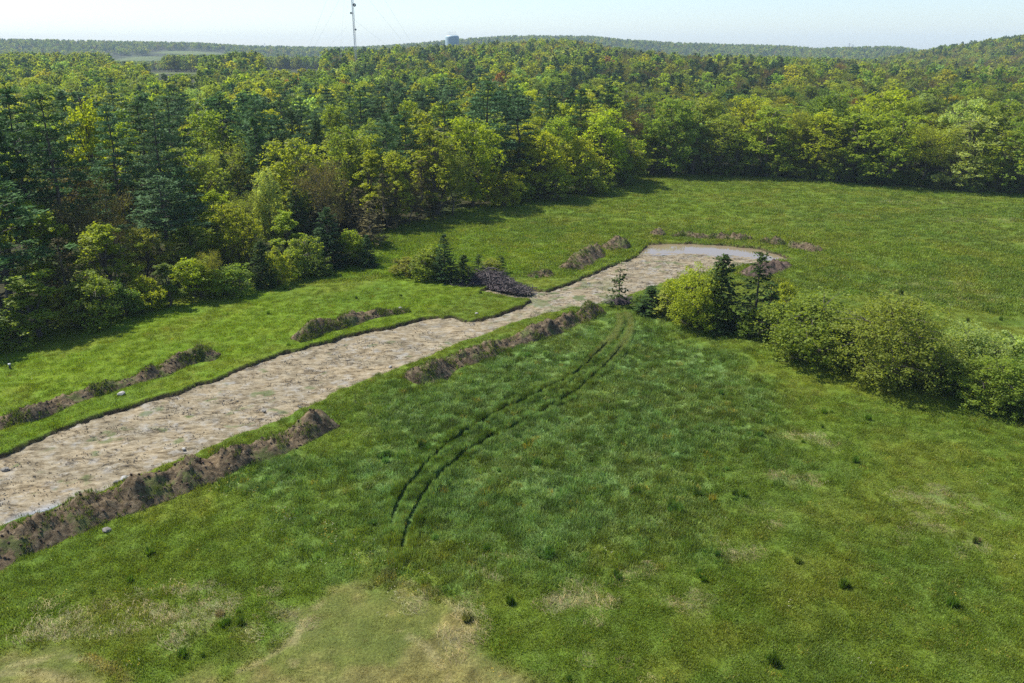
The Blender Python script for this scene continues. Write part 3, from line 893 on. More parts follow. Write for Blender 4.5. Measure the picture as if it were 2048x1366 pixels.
E = "trees lining the far edge of the meadow"
for a in [
 ("shrub_0", 1262, 362, 300, 62, 'lime', "low lime green shrub at the corner where the two wood edges meet"),
 ("tall_1", 1305, 350, 268, 58, 'yellow', "small light yellow-green tree first in the far tree line"),
 ("dense_0", 1338, 350, 193, 104, 'mid', "big round dense mid-green tree at the left end of the far tree line"),
 ("slim_0", 1386, 349, 238, 62, 'pale', "pale birch with a white trunk in the far tree line"),
 ("tall_0", 1398, 342, 184, 84, 'olive', "tall olive tree rising behind the pale birch"),
 ("broadleaf_1", 1440, 350, 226, 92, 'mid', "mid-green tree just right of the pale birch"),
 ("broadleaf_2", 1492, 344, 186, 82, 'yellow', "yellow crown showing above the tree line behind the lime tree"),
 ("tall_2", 1532, 353, 206, 112, 'lime', "tall bright lime tree with leaves down to the ground in the far tree line"),
 ("bare_0", 1578, 353, 210, 64, 'olive', "thin half-leafed olive tree beside the bright lime tree"),
 ("broadleaf_0", 1634, 359, 216, 104, 'yellow', "yellow-green tree below the dark round crown in the far tree line"),
 ("dense_1", 1640, 350, 181, 96, 'green', "dark green round crown standing up behind the far tree line"),
 ("tall_1", 1698, 364, 222, 92, 'lime', "lime tree with a bare lower trunk mid way along the far tree line"),
 ("broadleaf_3", 1742, 352, 174, 118, 'yellow', "broad bright yellow crown highest behind the far tree line"),
 ("broadleaf_1", 1768, 369, 218, 118, 'lime', "broad lime tree in front of the highest yellow crown"),
 ("bare_2", 1842, 375, 236, 96, 'gold', "thinly leafed golden tree right of the broad lime tree"),
 ("dense_0", 1800, 356, 200, 70, 'mid', "round mid-green crown tucked behind the thin golden tree"),
 ("tall_2", 1926, 380, 224, 98, 'pale', "pale grey-green tree with open crown near the right end of the line"),
 ("broadleaf_2", 1985, 384, 252, 92, 'lime', "lower lime tree between the pale tree and the picture's right edge"),
 ("broadleaf_0", 2040, 388, 226, 110, 'mid', "large mid-green tree cut by the right picture edge in the far line"),
 ("broadleaf_3", 1905, 366, 192, 84, 'pale', "whitish green crown rising behind the pale open tree"),
 ("dense_1", 1975, 368, 196, 92, 'mid', "dense round green tree behind the lower lime tree"),
 ("tall_0", 1470, 352, 258, 60, 'mid', "narrow mid-green tree filling the gap left of the bright lime tree"),
 ("bare_1", 1665, 362, 250, 60, 'olive', "bare-looking slender tree between two yellow-green ones"),
 ("tall_1", 2110, 392, 230, 100, 'lime', "lime tree just past the picture's right edge"),
]: at(*a, E)
UND = []
U = "dark undergrowth bushes at the foot of the far tree line"
for i, bx in enumerate(range(1290, 2110, 26)):
    by = np.interp(bx, [1300, 1450, 1600, 1750, 1900, 2048], [349, 351, 359, 369, 381, 389])
    cl_n = random.choice(['green', 'mid', 'mid', 'dark', 'olive'])
    o = at(f"shrub_{i % 3}", bx + random.uniform(-8, 8), by - random.uniform(0, 4), by - random.uniform(22, 52), random.uniform(30, 46), cl_n,
       "x", U)
    o["label"] = dict(green="deep green", dark="very dark", mid="mid-green", olive="olive")[cl_n] + " bush at the foot of " + landmark(bx, "")[1:]
    UND.append((o, bx))
spread_labels(UND)
# middle edge, from the corner back towards the brush pile
E = "trees on the wood edge in the middle of the picture"
for a in [
 ("shrub_2", 1236, 372, 305, 60, 'green', "green bush at the foot of the tall yellow-green tree by the corner"),
 ("broadleaf_2", 1207, 372, 212, 116, 'yellow', "tallest yellow-green tree on the middle wood edge near the corner"),
 ("tall_0", 1245, 362, 268, 66, 'lime', "slender lime tree leaning over the meadow corner"),
 ("broadleaf_0", 1153, 384, 268, 92, 'yellow', "yellow-green tree left of the tallest one by the corner"),
 ("shrub_1", 1180, 388, 320, 74, 'lime', "bushy lime growth in front of the corner trees"),
 ("broadleaf_1", 1080, 396, 258, 106, 'yellow', "rounded golden-green tree standing forward on the middle edge"),
 ("shrub_0", 1105, 400, 335, 84, 'lime', "low spreading lime shrub below the rounded golden-green tree"),
 ("shrub_1", 1040, 404, 352, 62, 'mid', "small green shrub on the middle edge between two big trees"),
 ("shrub_2", 1006, 412, 342, 74, 'yellow', "bright shrub beside the dark gap in the middle edge"),
 ("broadleaf_3", 944, 414, 228, 128, 'yellow', "huge domed yellow-green tree in the centre of the wood edge"),
 ("tall_2", 872, 430, 240, 122, 'gold', "huge golden-green tree with two tops left of the domed one"),
 ("bare_0", 905, 432, 300, 80, 'olive', "half-leafed tree in front of the two huge golden-green ones"),
 ("tamarack_0", 846, 440, 318, 66, 'tam', "dark brown thin conifer left of the huge golden-green tree"),
 ("slim_1", 748, 452, 300, 56, 'yellow', "slim bright yellow tree alone against dark conifers"),
 ("tall_1", 792, 452, 300, 72, 'gold', "tree with golden top above dark lower branches"),
 ("bare_1", 820, 450, 340, 66, 'brown', "leafless brown tree in front of the golden-topped one"),
 ("tamarack_1", 770, 462, 345, 62, 'tam', "sparse brown conifer right of the slim yellow tree"),
 ("tamarack_0", 722, 480, 372, 62, 'tam', "sparse brown conifer left of the slim yellow tree"),
 ("spruce_1", 695, 470, 356, 60, 'tam', "dull dark conifer behind the broad dark spruce"),
 ("tamarack_1", 742, 492, 400, 56, 'brown', "short ragged brown conifer at the inner bend of the edge"),
 ("shrub_1", 985, 398, 318, 50, 'gold', "golden bush in the gap behind the bright shrub"),
]: at(*a, E)
# left edge
E = "trees on the wood edge at the left"
for a in [
 ("spruce_0", 660, 532, 412, 86, 'spruce', "broad dark spruce standing at the field edge"),
 ("spruce_2", 736, 533, 468, 40, 'spruce', "little dark spruce last in the row beside the meadow opening"),
 ("shrub_0", 706, 528, 452, 58, 'lime', "lime shrub between the broad spruce and the little one"),
 ("slim_0", 580, 522, 418, 58, 'lime', "pointed lime poplar behind the field-edge bushes"),
 ("shrub_2", 606, 550, 470, 76, 'mid', "bright leafy shrub below the pointed poplar"),
 ("shrub_0", 640, 552, 506, 44, 'green', "low dark green bush at the foot of the broad spruce"),
 ("cedar_0", 528, 572, 480, 54, 'cedar', "dark cedar with one lime branch left of the leafy shrub"),
 ("shrub_1", 560, 566, 488, 54, 'lime', "yellow-green bush leaning on the dark cedar"),
 ("shrub_2", 466, 586, 522, 84, 'mid', "low rounded bush at the field edge with airy twigs"),
 ("shrub_0", 398, 594, 508, 80, 'yellow', "ragged yellow-green bush left of the rounded one"),
 ("bare_0", 424, 594, 492, 44, 'olive', "thin grey-stemmed sapling between two field-edge bushes"),
 ("slim_1", 338, 612, 524, 52, 'green', "pointed small green tree standing out from the left edge"),
 ("broadleaf_3", 480, 545, 400, 84, 'gold', "golden-leafed maple rising behind the rounded bush"),
 ("shrub_1", 292, 622, 548, 66, 'yellow', "sunny yellow bush left of the pointed small tree"),
 ("shrub_2", 252, 634, 556, 62, 'green', "mid-size green bush on the left field edge"),
 ("shrub_0", 190, 650, 540, 92, 'mid', "large airy bush with drooping twigs on the left field edge"),
 ("tall_1", 226, 610, 440, 100, 'lime', "bright lime young tree behind the left bushes"),
 ("shrub_1", 140, 655, 566, 70, 'olive', "olive bush between the airy bush and the ragged one"),
 ("slim_0", 82, 672, 538, 90, 'mid', "ragged spreading tree with upswept branches near the left picture edge"),
 ("shrub_2", 26, 690, 622, 92, 'mid', "low bush cut by the left picture edge"),
 ("shrub_0", -40, 705, 600, 110, 'green', "bush just outside the left picture edge"),
 ("tamarack_0", 145, 640, 470, 78, 'tam', "dead brown conifer with a pale trunk behind the airy bush"),
 ("broadleaf_0", 392, 560, 440, 88, 'mid', "mid-green leafy tree under the blue-green pine"),
 ("broadleaf_1", 300, 580, 452, 90, 'olive', "olive broadleaf tree behind the sunny yellow bush"),
 ("tall_2", 440, 520, 370, 90, 'yellow', "yellow-green tree in the shade beside the blue-green pine"),
 ("spruce_2", 600, 500, 372, 66, 'spruce', "dark spruce behind the pointed poplar"),
 ("tamarack_1", 640, 490, 350, 64, 'tam', "thin brown conifer behind the broad spruce"),
 ("dense_1", 548, 505, 335, 56, 'pale', "pale-leafed tree top lit up among dark conifers"),
 ("bare_2", 505, 510, 372, 70, 'olive', "half-bare tree beside the pale-leafed top"),
 ("spruce_1", 560, 470, 300, 70, 'spruce', "dark spire of spruce behind the pale-leafed top"),
 ("bare_1", 240, 560, 345, 90, 'brown', "brown twiggy tree in the left woods behind the lime young tree"),
 ("bare_0", 180, 590, 380, 84, 'brown', "brown twiggy tree behind the dead conifer with pale trunk"),
 ("broadleaf_2", 108, 600, 395, 100, 'lime', "lime broadleaf crown squeezed between the two left pines"),
]: at(*a, E)
# tall pines of the left wood
E = "tall white pines of the left wood"
for a in [
 ("pine_0", 30, 640, 318, 170, 'pine', "broad low pine with level branches at the left picture edge"),
 ("pine_1", 345, 560, 346, 132, 'bluepine', "blue-green pine with feathery crown standing forward in the left wood"),
 ("pine_2", 388, 540, 330, 96, 'pine', "thin pine just behind the feathery blue-green one"),
 ("pine_0", 90, 560, 160, 122, 'pine', "tall dark pine second from the left edge"),
 ("pine_1", 152, 575, 168, 120, 'pine', "tall pine with a long bare trunk in the left wood"),
 ("pine_2", 18, 545, 172, 118, 'pine', "tall dark pine at the very left edge"),
 ("tall_0", 214, 500, 186, 84, 'yellow', "bright yellow tree top between tall dark pines"),
 ("pine_2", 262, 520, 205, 104, 'bluepine', "pine right of the bright yellow tree top"),
 ("pine_0", 316, 500, 192, 124, 'pine', "wide dark pine in the middle of the left wood"),
 ("pine_1", 372, 470, 178, 98, 'bluepine', "pine behind and right of the wide dark one"),
 ("broadleaf_2", 430, 440, 206, 112, 'mid', "domed green broadleaf between pines in the left wood"),
 ("spruce_0", 530, 455, 232, 86, 'pine', "pointed dark conifer left of the spruce pair"),
 ("spruce_1", 602, 445, 216, 76, 'spruce', "left one of two tall dark spruces side by side"),
 ("spruce_2", 648, 450, 236, 74, 'spruce', "right one of two tall dark spruces side by side"),
 ("pine_2", 480, 440, 262, 90, 'pine', "low pine before the pointed dark conifer"),
 ("broadleaf_1", 702, 430, 250, 96, 'mid', "rounded green tree right of the two dark spruces"),
 ("pine_1", 772, 410, 238, 100, 'bluepine', "feathery pine behind the slim yellow tree"),
 ("dense_0", 822, 370, 196, 52, 'lime', "bright lime ball-shaped tree standing over the pines"),
 ("pine_0", 978, 392, 152, 120, 'bluepine', "largest pine of the centre, above the domed yellow-green tree"),
 ("pine_2", 1036, 392, 194, 112, 'bluepine', "pine with level tiers right of the largest centre pine"),
 ("pine_1", 1096, 350, 168, 84, 'pine', "dark pine above the rounded golden-green tree"),
 ("pine_2", 910, 372, 205, 90, 'pine', "pine half hidden behind the domed yellow-green tree"),
 ("bare_0", 1250, 345, 205, 84, 'brown', "brown budding tree behind the meadow corner"),
 ("bare_2", 1165, 350, 200, 96, 'gold', "rusty gold budding tree over the middle wood edge"),
 ("bare_1", 1290, 330, 215, 70, 'brown', "dark twiggy tree directly behind the corner of the far line"),
]: at(*a, E)
# hedge row on the right
E = "bushes and cedars of the hedge row on the right"
for a in [
 ("cedar_thin", 1237, 612, 536, 44, 'cedar', "small thin cedar alone at the road end of the hedge row"),
 ("cedar_0", 1300, 628, 572, 60, 'cedar', "low dark juniper left end of the hedge row"),
 ("cedar_0", 1334, 634, 558, 58, 'olive', "low olive juniper left of the bright lime bush"),
 ("shrub_0", 1282, 620, 586, 42, 'green', "small green bush at the left foot of the hedge row"),
 ("bush_dense", 1384, 650, 527, 108, 'lime', "bright lime bush beside the pointed cedar"),
 ("cedar_0", 1436, 656, 508, 86, 'cedar', "pointed dark cedar right of the bright lime bush"),
 ("shrub_2", 1420, 660, 585, 66, 'lime', "leafy lime shrub low in front of the pointed cedar"),
 ("cedar_1", 1506, 668, 503, 84, 'cedar', "tall loose cedar with bare trunk in the hedge row"),
 ("cedar_1", 1536, 678, 560, 58, 'cedar', "shorter dark cedar leaning on the tall loose one"),
 ("shrub_1", 1562, 640, 557, 62, 'lime', "light bush peeping out behind the tall loose cedar"),
 ("shrub_0", 1500, 672, 612, 52, 'green', "low green bush at the foot of the tall loose cedar"),
 ("bush_dense", 1624, 712, 580, 188, 'mid', "wide dense dark-shaded bush in the middle of the hedge row"),
 ("bush_airy", 1785, 764, 576, 186, 'olive', "largest bush of the hedge row, airy with many stems"),
 ("shrub_1", 1880, 752, 690, 70, 'dark', "low dark bush in the gap right of the largest bush"),
 ("bush_dense", 1940, 760, 634, 124, 'pale', "pale green bush near the right end of the hedge row"),
 ("bush_dense", 1986, 812, 694, 120, 'mid', "mid-green bush in front of the pale ones at the right"),
 ("shrub_0", 2046, 775, 650, 92, 'pale', "whitish-green bush cut by the right picture edge"),
 ("bush_dense", 2062, 830, 705, 110, 'green', "dark green bush at the lower right end of the hedge row"),
 ("shrub_2", 1900, 778, 716, 70, 'green', "small green bush before the gap in the hedge row"),
 ("shrub_1", 1700, 735, 655, 60, 'green', "shaded bush between the wide dense one and the largest one"),
 ("shrub_0", 1850, 768, 700, 66, 'olive', "olive bush at the right foot of the largest bush"),
 ("bush_dense", 2160, 860, 700, 150, 'mid', "bush past the right picture edge"),
]: at(*a, E)
# clump by the brush pile
E = "clump of small trees by the brush pile"
for a in [
 ("spruce_1", 890, 562, 466, 52, 'spruce', "dark pointed spruce in the clump by the brush pile"),
 ("shrub_0", 852, 556, 494, 66, 'mid', "green bush left of the pointed spruce by the brush pile"),
 ("shrub_1", 812, 549, 512, 60, 'olive', "low olive bush at the left tip of the clump"),
 ("shrub_2", 872, 548, 486, 40, 'lime', "lime bush tucked behind the pointed spruce"),
 ("cedar_0", 928, 566, 508, 44, 'cedar', "short dark cedar right of the pointed spruce"),
 ("cedar_1", 956, 556, 508, 34, 'cedar', "cedar sapling behind the brush pile"),
 ("shrub_0", 984, 548, 516, 44, 'olive', "sparse bush behind the right half of the brush pile"),
 ("cedar_thin", 1002, 545, 510, 26, 'cedar', "spindly cedar at the right end of the clump"),
]: at(*a, E)

# ------------------------------------------------------------------ woods behind the edges
N_IND = 300 - len([o for o in COL.objects if o.get("category") == "tree"])
def hex_points(r0, r1, sp, half_ang=.66):
    n = int((r1 * r1 - r0 * r0) * half_ang / (sp * sp) * 1.0)
    rr = np.sqrt(rng.uniform(r0 * r0, r1 * r1, n)); aa = rng.uniform(-half_ang, half_ang, n)
    return np.stack([rr * np.sin(aa), rr * np.cos(aa)], 1)
cand = np.concatenate([hex_points(70, 420, 5.2), hex_points(420, 900, 8.0), hex_points(900, 1700, 10), hex_points(1700, 3400, 14), hex_points(3400, 5200, 22)])
wd = woodness(cand[:, 0], cand[:, 1])
cand = cand[wd > 3.0]
# thin to a minimum spacing with a hash grid
def thin(pts, base=4.6):
    order = np.argsort(np.hypot(pts[:, 0], pts[:, 1])); grid = {}; keep = []
    for x_, y_, rad in PLACED:
        grid.setdefault((int(x_ // 8), int(y_ // 8)), []).append((x_, y_, rad * .55))
    for i in order:
        x_, y_ = pts[i]; r = math.hypot(x_, y_)
        if r < 900:
            md = base + r * .0025; k = (int(x_ // 8), int(y_ // 8)); ok = True
            for a in (-1, 0, 1):
                for b in (-1, 0, 1):
                    for (u, v, w) in grid.get((k[0] + a, k[1] + b), ()):
                        if (u - x_) ** 2 + (v - y_) ** 2 < max(md, w) ** 2: ok = False; break
                    if not ok: break
                if not ok: break
            if not ok: continue
            grid.setdefault(k, []).append((x_, y_, 0))
        keep.append(i)
    return pts[np.array(keep)]
cand = thin(cand)
cz = ground_z(cand[:, 0], cand[:, 1])
cr_ = np.hypot(cand[:, 0], cand[:, 1])
cpx, cpy = project(cand[:, 0], cand[:, 1], cz)
cl = clearing(cand[:, 0], cand[:, 1], cz)
patch = fbm(cand[:, 0], cand[:, 1], 45, 3, 91); patch2 = fbm(cand[:, 0], cand[:, 1], 90, 3, 92); u = rng.random(len(cand))
KIND, TN, HH, WW = [], [], [], []
DK = []
def choose(table, q):
    t = sum(w for _, w in table); a = 0
    for k, w in table:
        a += w / t
        if q <= a: return k
    return table[-1][0]
for i in range(len(cand)):
    px, r, p, p2 = cpx[i], cr_[i], patch[i], patch2[i]
    if r < 360:
        if px < 720: tb = [('pine', .46 if r < 230 else .24), ('broad', .32 + (p > .55) * .35 + (r > 230) * .25), ('spruce', .08), ('tam', .08), ('bare', .10)]
        elif px < 1240: tb = [('pine', .42), ('broad', .28 + (p > .5) * .3), ('bare', .22), ('spruce', .08)]
        elif px < 1500: tb = [('bare', .55), ('broad', .2), ('pine', .3)]
        else: tb = [('bare', .45), ('broad', .5), ('pine', .06)]
    elif r < 780:
        if px < 640: tb = [('broad', .80), ('pine', .10 + (p2 < .45) * .12), ('bare', .06)]
        elif px < 1230: tb = [('broad', .50 + (p > .5) * .3), ('pine', .20 + (p2 < .47) * .4), ('bare', .2)]
        elif px < 1560: tb = [('bare', .55), ('broad', .25), ('pine', .10 + (p2 < .45) * .4)]
        else: tb = [('bare', .45 + (p < .5) * .2), ('broad', .40), ('pine', .05)]
    elif r < 1200:
        if px < 690: tb = [('broad', .8), ('pine', .15)]
        elif px < 1330: tb = [('broad', .45 + (p > .52) * .5 - (p2 > .5) * .15), ('bare', .55 + (p2 > .5) * .4), ('pine', .06)]
        else: tb = [('broad', .45), ('bare', .5 + (p2 > .5) * .4), ('pine', .07)]
    else:
        tb = [('broad', .72), ('pine', .16 + (p2 < .4) * .35), ('bare', .12)]
    k = choose(tb, u[i])
    if k == 'broad':
        t = choose([('lime', .34), ('yellow', .24), ('mid', .30), ('green', .16 + (p < .45) * .2), ('gold', .08), ('pale', .06), ('rust', .004)], random.random())
        h = random.uniform(14, 19.5); w = random.uniform(7.5, 11.5)
    elif k == 'pine': t = choose([('pine', .6), ('bluepine', .4)], random.random()); h = random.uniform(17, 24) if r < 260 else random.uniform(15, 19.5); w = random.uniform(6.5, 9.5)
    elif k == 'spruce': t = 'spruce'; h = random.uniform(13, 19); w = random.uniform(4.8, 6.5)
    elif k == 'tam': t = 'tam'; h = random.uniform(12, 18); w = random.uniform(4, 6)
    else: t = choose([('brown', .45), ('olive', .25), ('gold', .25), ('rust', .02)] if px > 1000 or r < 700 else [('olive', 1), ('brown', 1)], random.random()); h = random.uniform(13, 18); w = random.uniform(7, 10)
    if r > 1300: h *= .85
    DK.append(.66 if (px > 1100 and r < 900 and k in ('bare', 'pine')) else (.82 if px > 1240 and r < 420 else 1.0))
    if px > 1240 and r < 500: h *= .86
    KIND.append(k); TN.append(t); HH.append(h); WW.append(w)
KIND = np.array(KIND); TN = np.array(TN); HH = np.array(HH); WW = np.array(WW)
tpx, tpy = project(cand[:, 0], cand[:, 1], cz + HH)
ok = ~cl
for poly, (ra_, rb_) in zip(CLEAR, CLEAR_R):       # nothing grows so tall in front of the clearings that it would hide them
    P_ = np.array(poly); ok &= ~((tpx > P_[:, 0].min() + 4) & (tpx < P_[:, 0].max() - 4) & (tpy < P_[:, 1].max() - 3) & (cpy > P_[:, 1].min()) & (cr_ < rb_) & (cr_ > 330))
# drop what is far below the canopy line in front of it
runmin = np.full(600, 1e9); order = np.argsort(cr_); vis = np.zeros(len(cand), bool); shown = np.zeros(len(cand))
for i in order:
    if not ok[i]: continue
    b = int((tpx[i] + 300) / 5)
    if b < 2 or b > 596: continue
    m = runmin[b]
    if tpy[i] < m + (55 if cr_[i] < 400 else 14):
        vis[i] = True; shown[i] = max(2, m - tpy[i] + 12)
    hw = max(0, int(WW[i] * .35 / cr_[i] * FPX / 5))
    runmin[b - hw:b + hw + 1] = np.minimum(runmin[b - hw:b + hw + 1], tpy[i] + 4)
sel = np.where(vis)[0]
# individuals: the ones that show largest
score = shown[sel] * WW[sel] / cr_[sel] * FPX * ((tpx[sel] > -10) & (tpx[sel] < 2058))
score = np.minimum(score, 1e9) * (cr_[sel] < 420)
best = sel[np.argsort(-score)[:N_IND]]
isind = np.zeros(len(cand), bool); isind[best] = True
spmap = dict(broad=["broadleaf_0", "broadleaf_1", "broadleaf_2", "broadleaf_3", "tall_0", "tall_1", "dense_0", "dense_1"], pine=["pine_0", "pine_1", "pine_2"], spruce=["spruce_0", "spruce_1", "spruce_2"],
             tam=["tamarack_0", "tamarack_1"], bare=["bare_0", "bare_1", "bare_2"])
words = dict(broad="broadleaf tree", pine="tall pine", spruce="dark spruce", tam="thin brown conifer", bare="twiggy half-bare tree")
cwords = dict(lime="lime green", yellow="yellow-green", mid="mid-green", green="deep green", gold="golden-green", pale="pale green", rust="rusty red", pine="dark green", bluepine="blue-green", spruce="", tam="", brown="brown", olive="olive")
for i in best:
    nm = (cwords[TN[i]] + " " + words[KIND[i]]).strip()
    size = "tall " if HH[i] > 18.5 and KIND[i] != 'pine' else ("low " if HH[i] < 14.5 else "")
    dep = "just" if cr_[i] < 170 else ("well" if cr_[i] < 260 else "far")
    lab = size + nm + " " + dep + " " + landmark(tpx[i])
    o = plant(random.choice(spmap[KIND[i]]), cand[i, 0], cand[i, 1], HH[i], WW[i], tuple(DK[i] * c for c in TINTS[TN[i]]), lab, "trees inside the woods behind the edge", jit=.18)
    INNER.append((o, tpx[i]))
spread_labels(INNER)
# the rest: one mass of distant woodland
LOD = {}
def merged(name, result, color_only=None):
    T, C, ml, mb = result
    nT = sum(len(v) for v in T.v) if T.v else 0
    vs = T.v + C.v; var = T.var + C.var
    qs = T.q + [q + nT for q in C.q]
    me = mesh_arrays(name, np.concatenate(vs), [np.concatenate(qs)], {"var": np.concatenate(var)})
    me.materials.append(mb); me.materials.append(ml)
    nt_ = sum(len(q) for q in T.q)
    mi = np.ones(len(me.polygons), np.int32); mi[:nt_] = 0
    me.polygons.foreach_set("material_index", mi)
    co = np.concatenate(C.v)
    ob = bpy.data.objects.new(name, me)
    return ob, co[:, 2].max(), np.percentile(np.abs(co[:, :2]), 97) * 2
SETS = {}
def reglod(kind, lod, *res):
    for r_ in res:
        nm = f"{kind}_{lod}_{len(SETS.get((kind, lod), []))}"
        SETS.setdefault((kind, lod), []).append(merged(nm, r_))
reglod('broad', 'm', deciduous(301, 16, 9.5, .2, 10, 150, 16, .62, .15, twigs=False), deciduous(302, 16, 9, .1, 12, 170, 16, .60, .12, shape='tall', twigs=False), deciduous(303, 16, 9.5, .15, 8, 150, 16, .62, .2, twigs=False))
reglod('broad', 'f', deciduous(305, 15, 10, .2, 7, 60, 9, 1.25, .1, twigs=False), deciduous(306, 15, 10, .2, 8, 60, 9, 1.2, .1, twigs=False), deciduous(307, 15, 9, .1, 8, 60, 9, 1.2, .1, shape='tall', twigs=False))
reglod('pine', 'm', pine(311, 22, 8.5, .35, 1.0, True), pine(312, 22, 8.5, .28, 1.0, True)); reglod('pine', 'f', pine(313, 20, 8.5, .3, .6, True), pine(314, 20, 8, .3, .6, True))
reglod('spruce', 'm', spruce(321, 14, 5.5, .05, 1, 0, True)); reglod('spruce', 'f', spruce(322, 14, 6, .05, .7, 0, True))
reglod('tam', 'm', spruce(323, 14, 4.5, .15, .7, .3, True)); SETS[('tam', 'f')] = SETS[('spruce', 'f')]
reglod('bare', 'm', bare(331, 16, 9, .6, True), bare(332, 16, 9, 1.2, True), bare(333, 16, 8.5, .3, True))
def haze_twigs(seed):
    """far budding tree: fewer, coarser slivers"""
    rs = np.random.default_rng(seed); T, C = Acc(), Acc()
    T.tube(np.array([[0, 0, 0], [0, 0, 14]]), [.22, .05], 4)
    n = 520; d = norm(rs.normal(size=(n, 3))); q = rs.random((n, 1)) ** .4
    c = np.array([0, 0, 10.2]) + d * q * np.array([4.3, 4.3, 5.2])
    C.leaves(c, norm(rs.normal(size=(n, 3))), rs.uniform(1.0, 1.9, n), .22, rs.random(n), updir=norm(d + np.array([0, 0, .8]) + rs.normal(size=(n, 3)) * .4), rs=rs)
    return T, C, M_LEAF, M_BARK
reglod('bare', 'f', haze_twigs(341), haze_twigs(342))
protos = []; pix = {}; info = []
for key, lst in SETS.items():
    for ob, h_, w_ in lst:
        if ob.name not in pix:
            pix[ob.name] = len(protos); protos.append(ob); info.append((h_, w_))
rest = [i for i in sel if not isind[i]]
pts, rot, scl, ids, tn = [], [], [], [], []
for i in rest:
    lst = SETS[(KIND[i], 'm' if cr_[i] < 560 else 'f')]
    ob, h_, w_ = random.choice(lst)
    pts.append((cand[i, 0], cand[i, 1], cz[i] - .1)); rot.append(random.uniform(0, 6.28))
    scl.append((WW[i] / w_, WW[i] / w_, HH[i] / h_)); ids.append(pix[ob.name])
    j = .18
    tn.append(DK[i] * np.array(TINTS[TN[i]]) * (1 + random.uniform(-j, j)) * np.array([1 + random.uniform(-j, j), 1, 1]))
print("individual trees", len(best), "mass trees", len(rest), "of", len(cand))
wl = scatter("woodland", pts, rot, scl, ids, np.array(tn), protos)
tag(wl, "mass of spring-green and brown trees covering the land to the far hills", "woodland")


# ------------------------------------------------------------------ dirt berms and mounds
def tuft_arrays(acc, cx, cy, cz_, n, rad, h0, h1, w, lean=.5, rs=rng):
    a = rs.uniform(0, 6.283, n); rr = rad * np.sqrt(rs.random(n))
    bx, by = cx + np.cos(a) * rr, cy + np.sin(a) * rr
    h = rs.uniform(h0, h1, n); b = rs.uniform(0, 6.283, n); L = h * lean * rs.random(n)
    tip = np.stack([bx + np.cos(b) * L, by + np.sin(b) * L, cz_ + h], 1)
    base = np.stack([bx, by, np.broadcast_to(cz_, (n,))], 1)
    mid = (tip + base) / 2 + np.array([0, 0, 1]) * (L * .28)[:, None]
    s = np.stack([-np.sin(b), np.cos(b), np.zeros(n)], 1) * (w * rs.uniform(.6, 1.4, n))[:, None] * .5
    V = np.stack([base - s, base + s, mid + s * .8, mid - s * .8, tip + s * .15, tip - s * .15], 1).reshape(-1, 3)
    k = np.arange(n)[:, None] * 6 + acc.n
    F = np.concatenate([k + np.array([[0, 1, 2, 3]]), k + np.array([[3, 2, 4, 5]])])
    acc.v.append(V); acc.q.append(F); acc.var.append(np.repeat(rs.random(n), 6)); acc.n += 6 * n
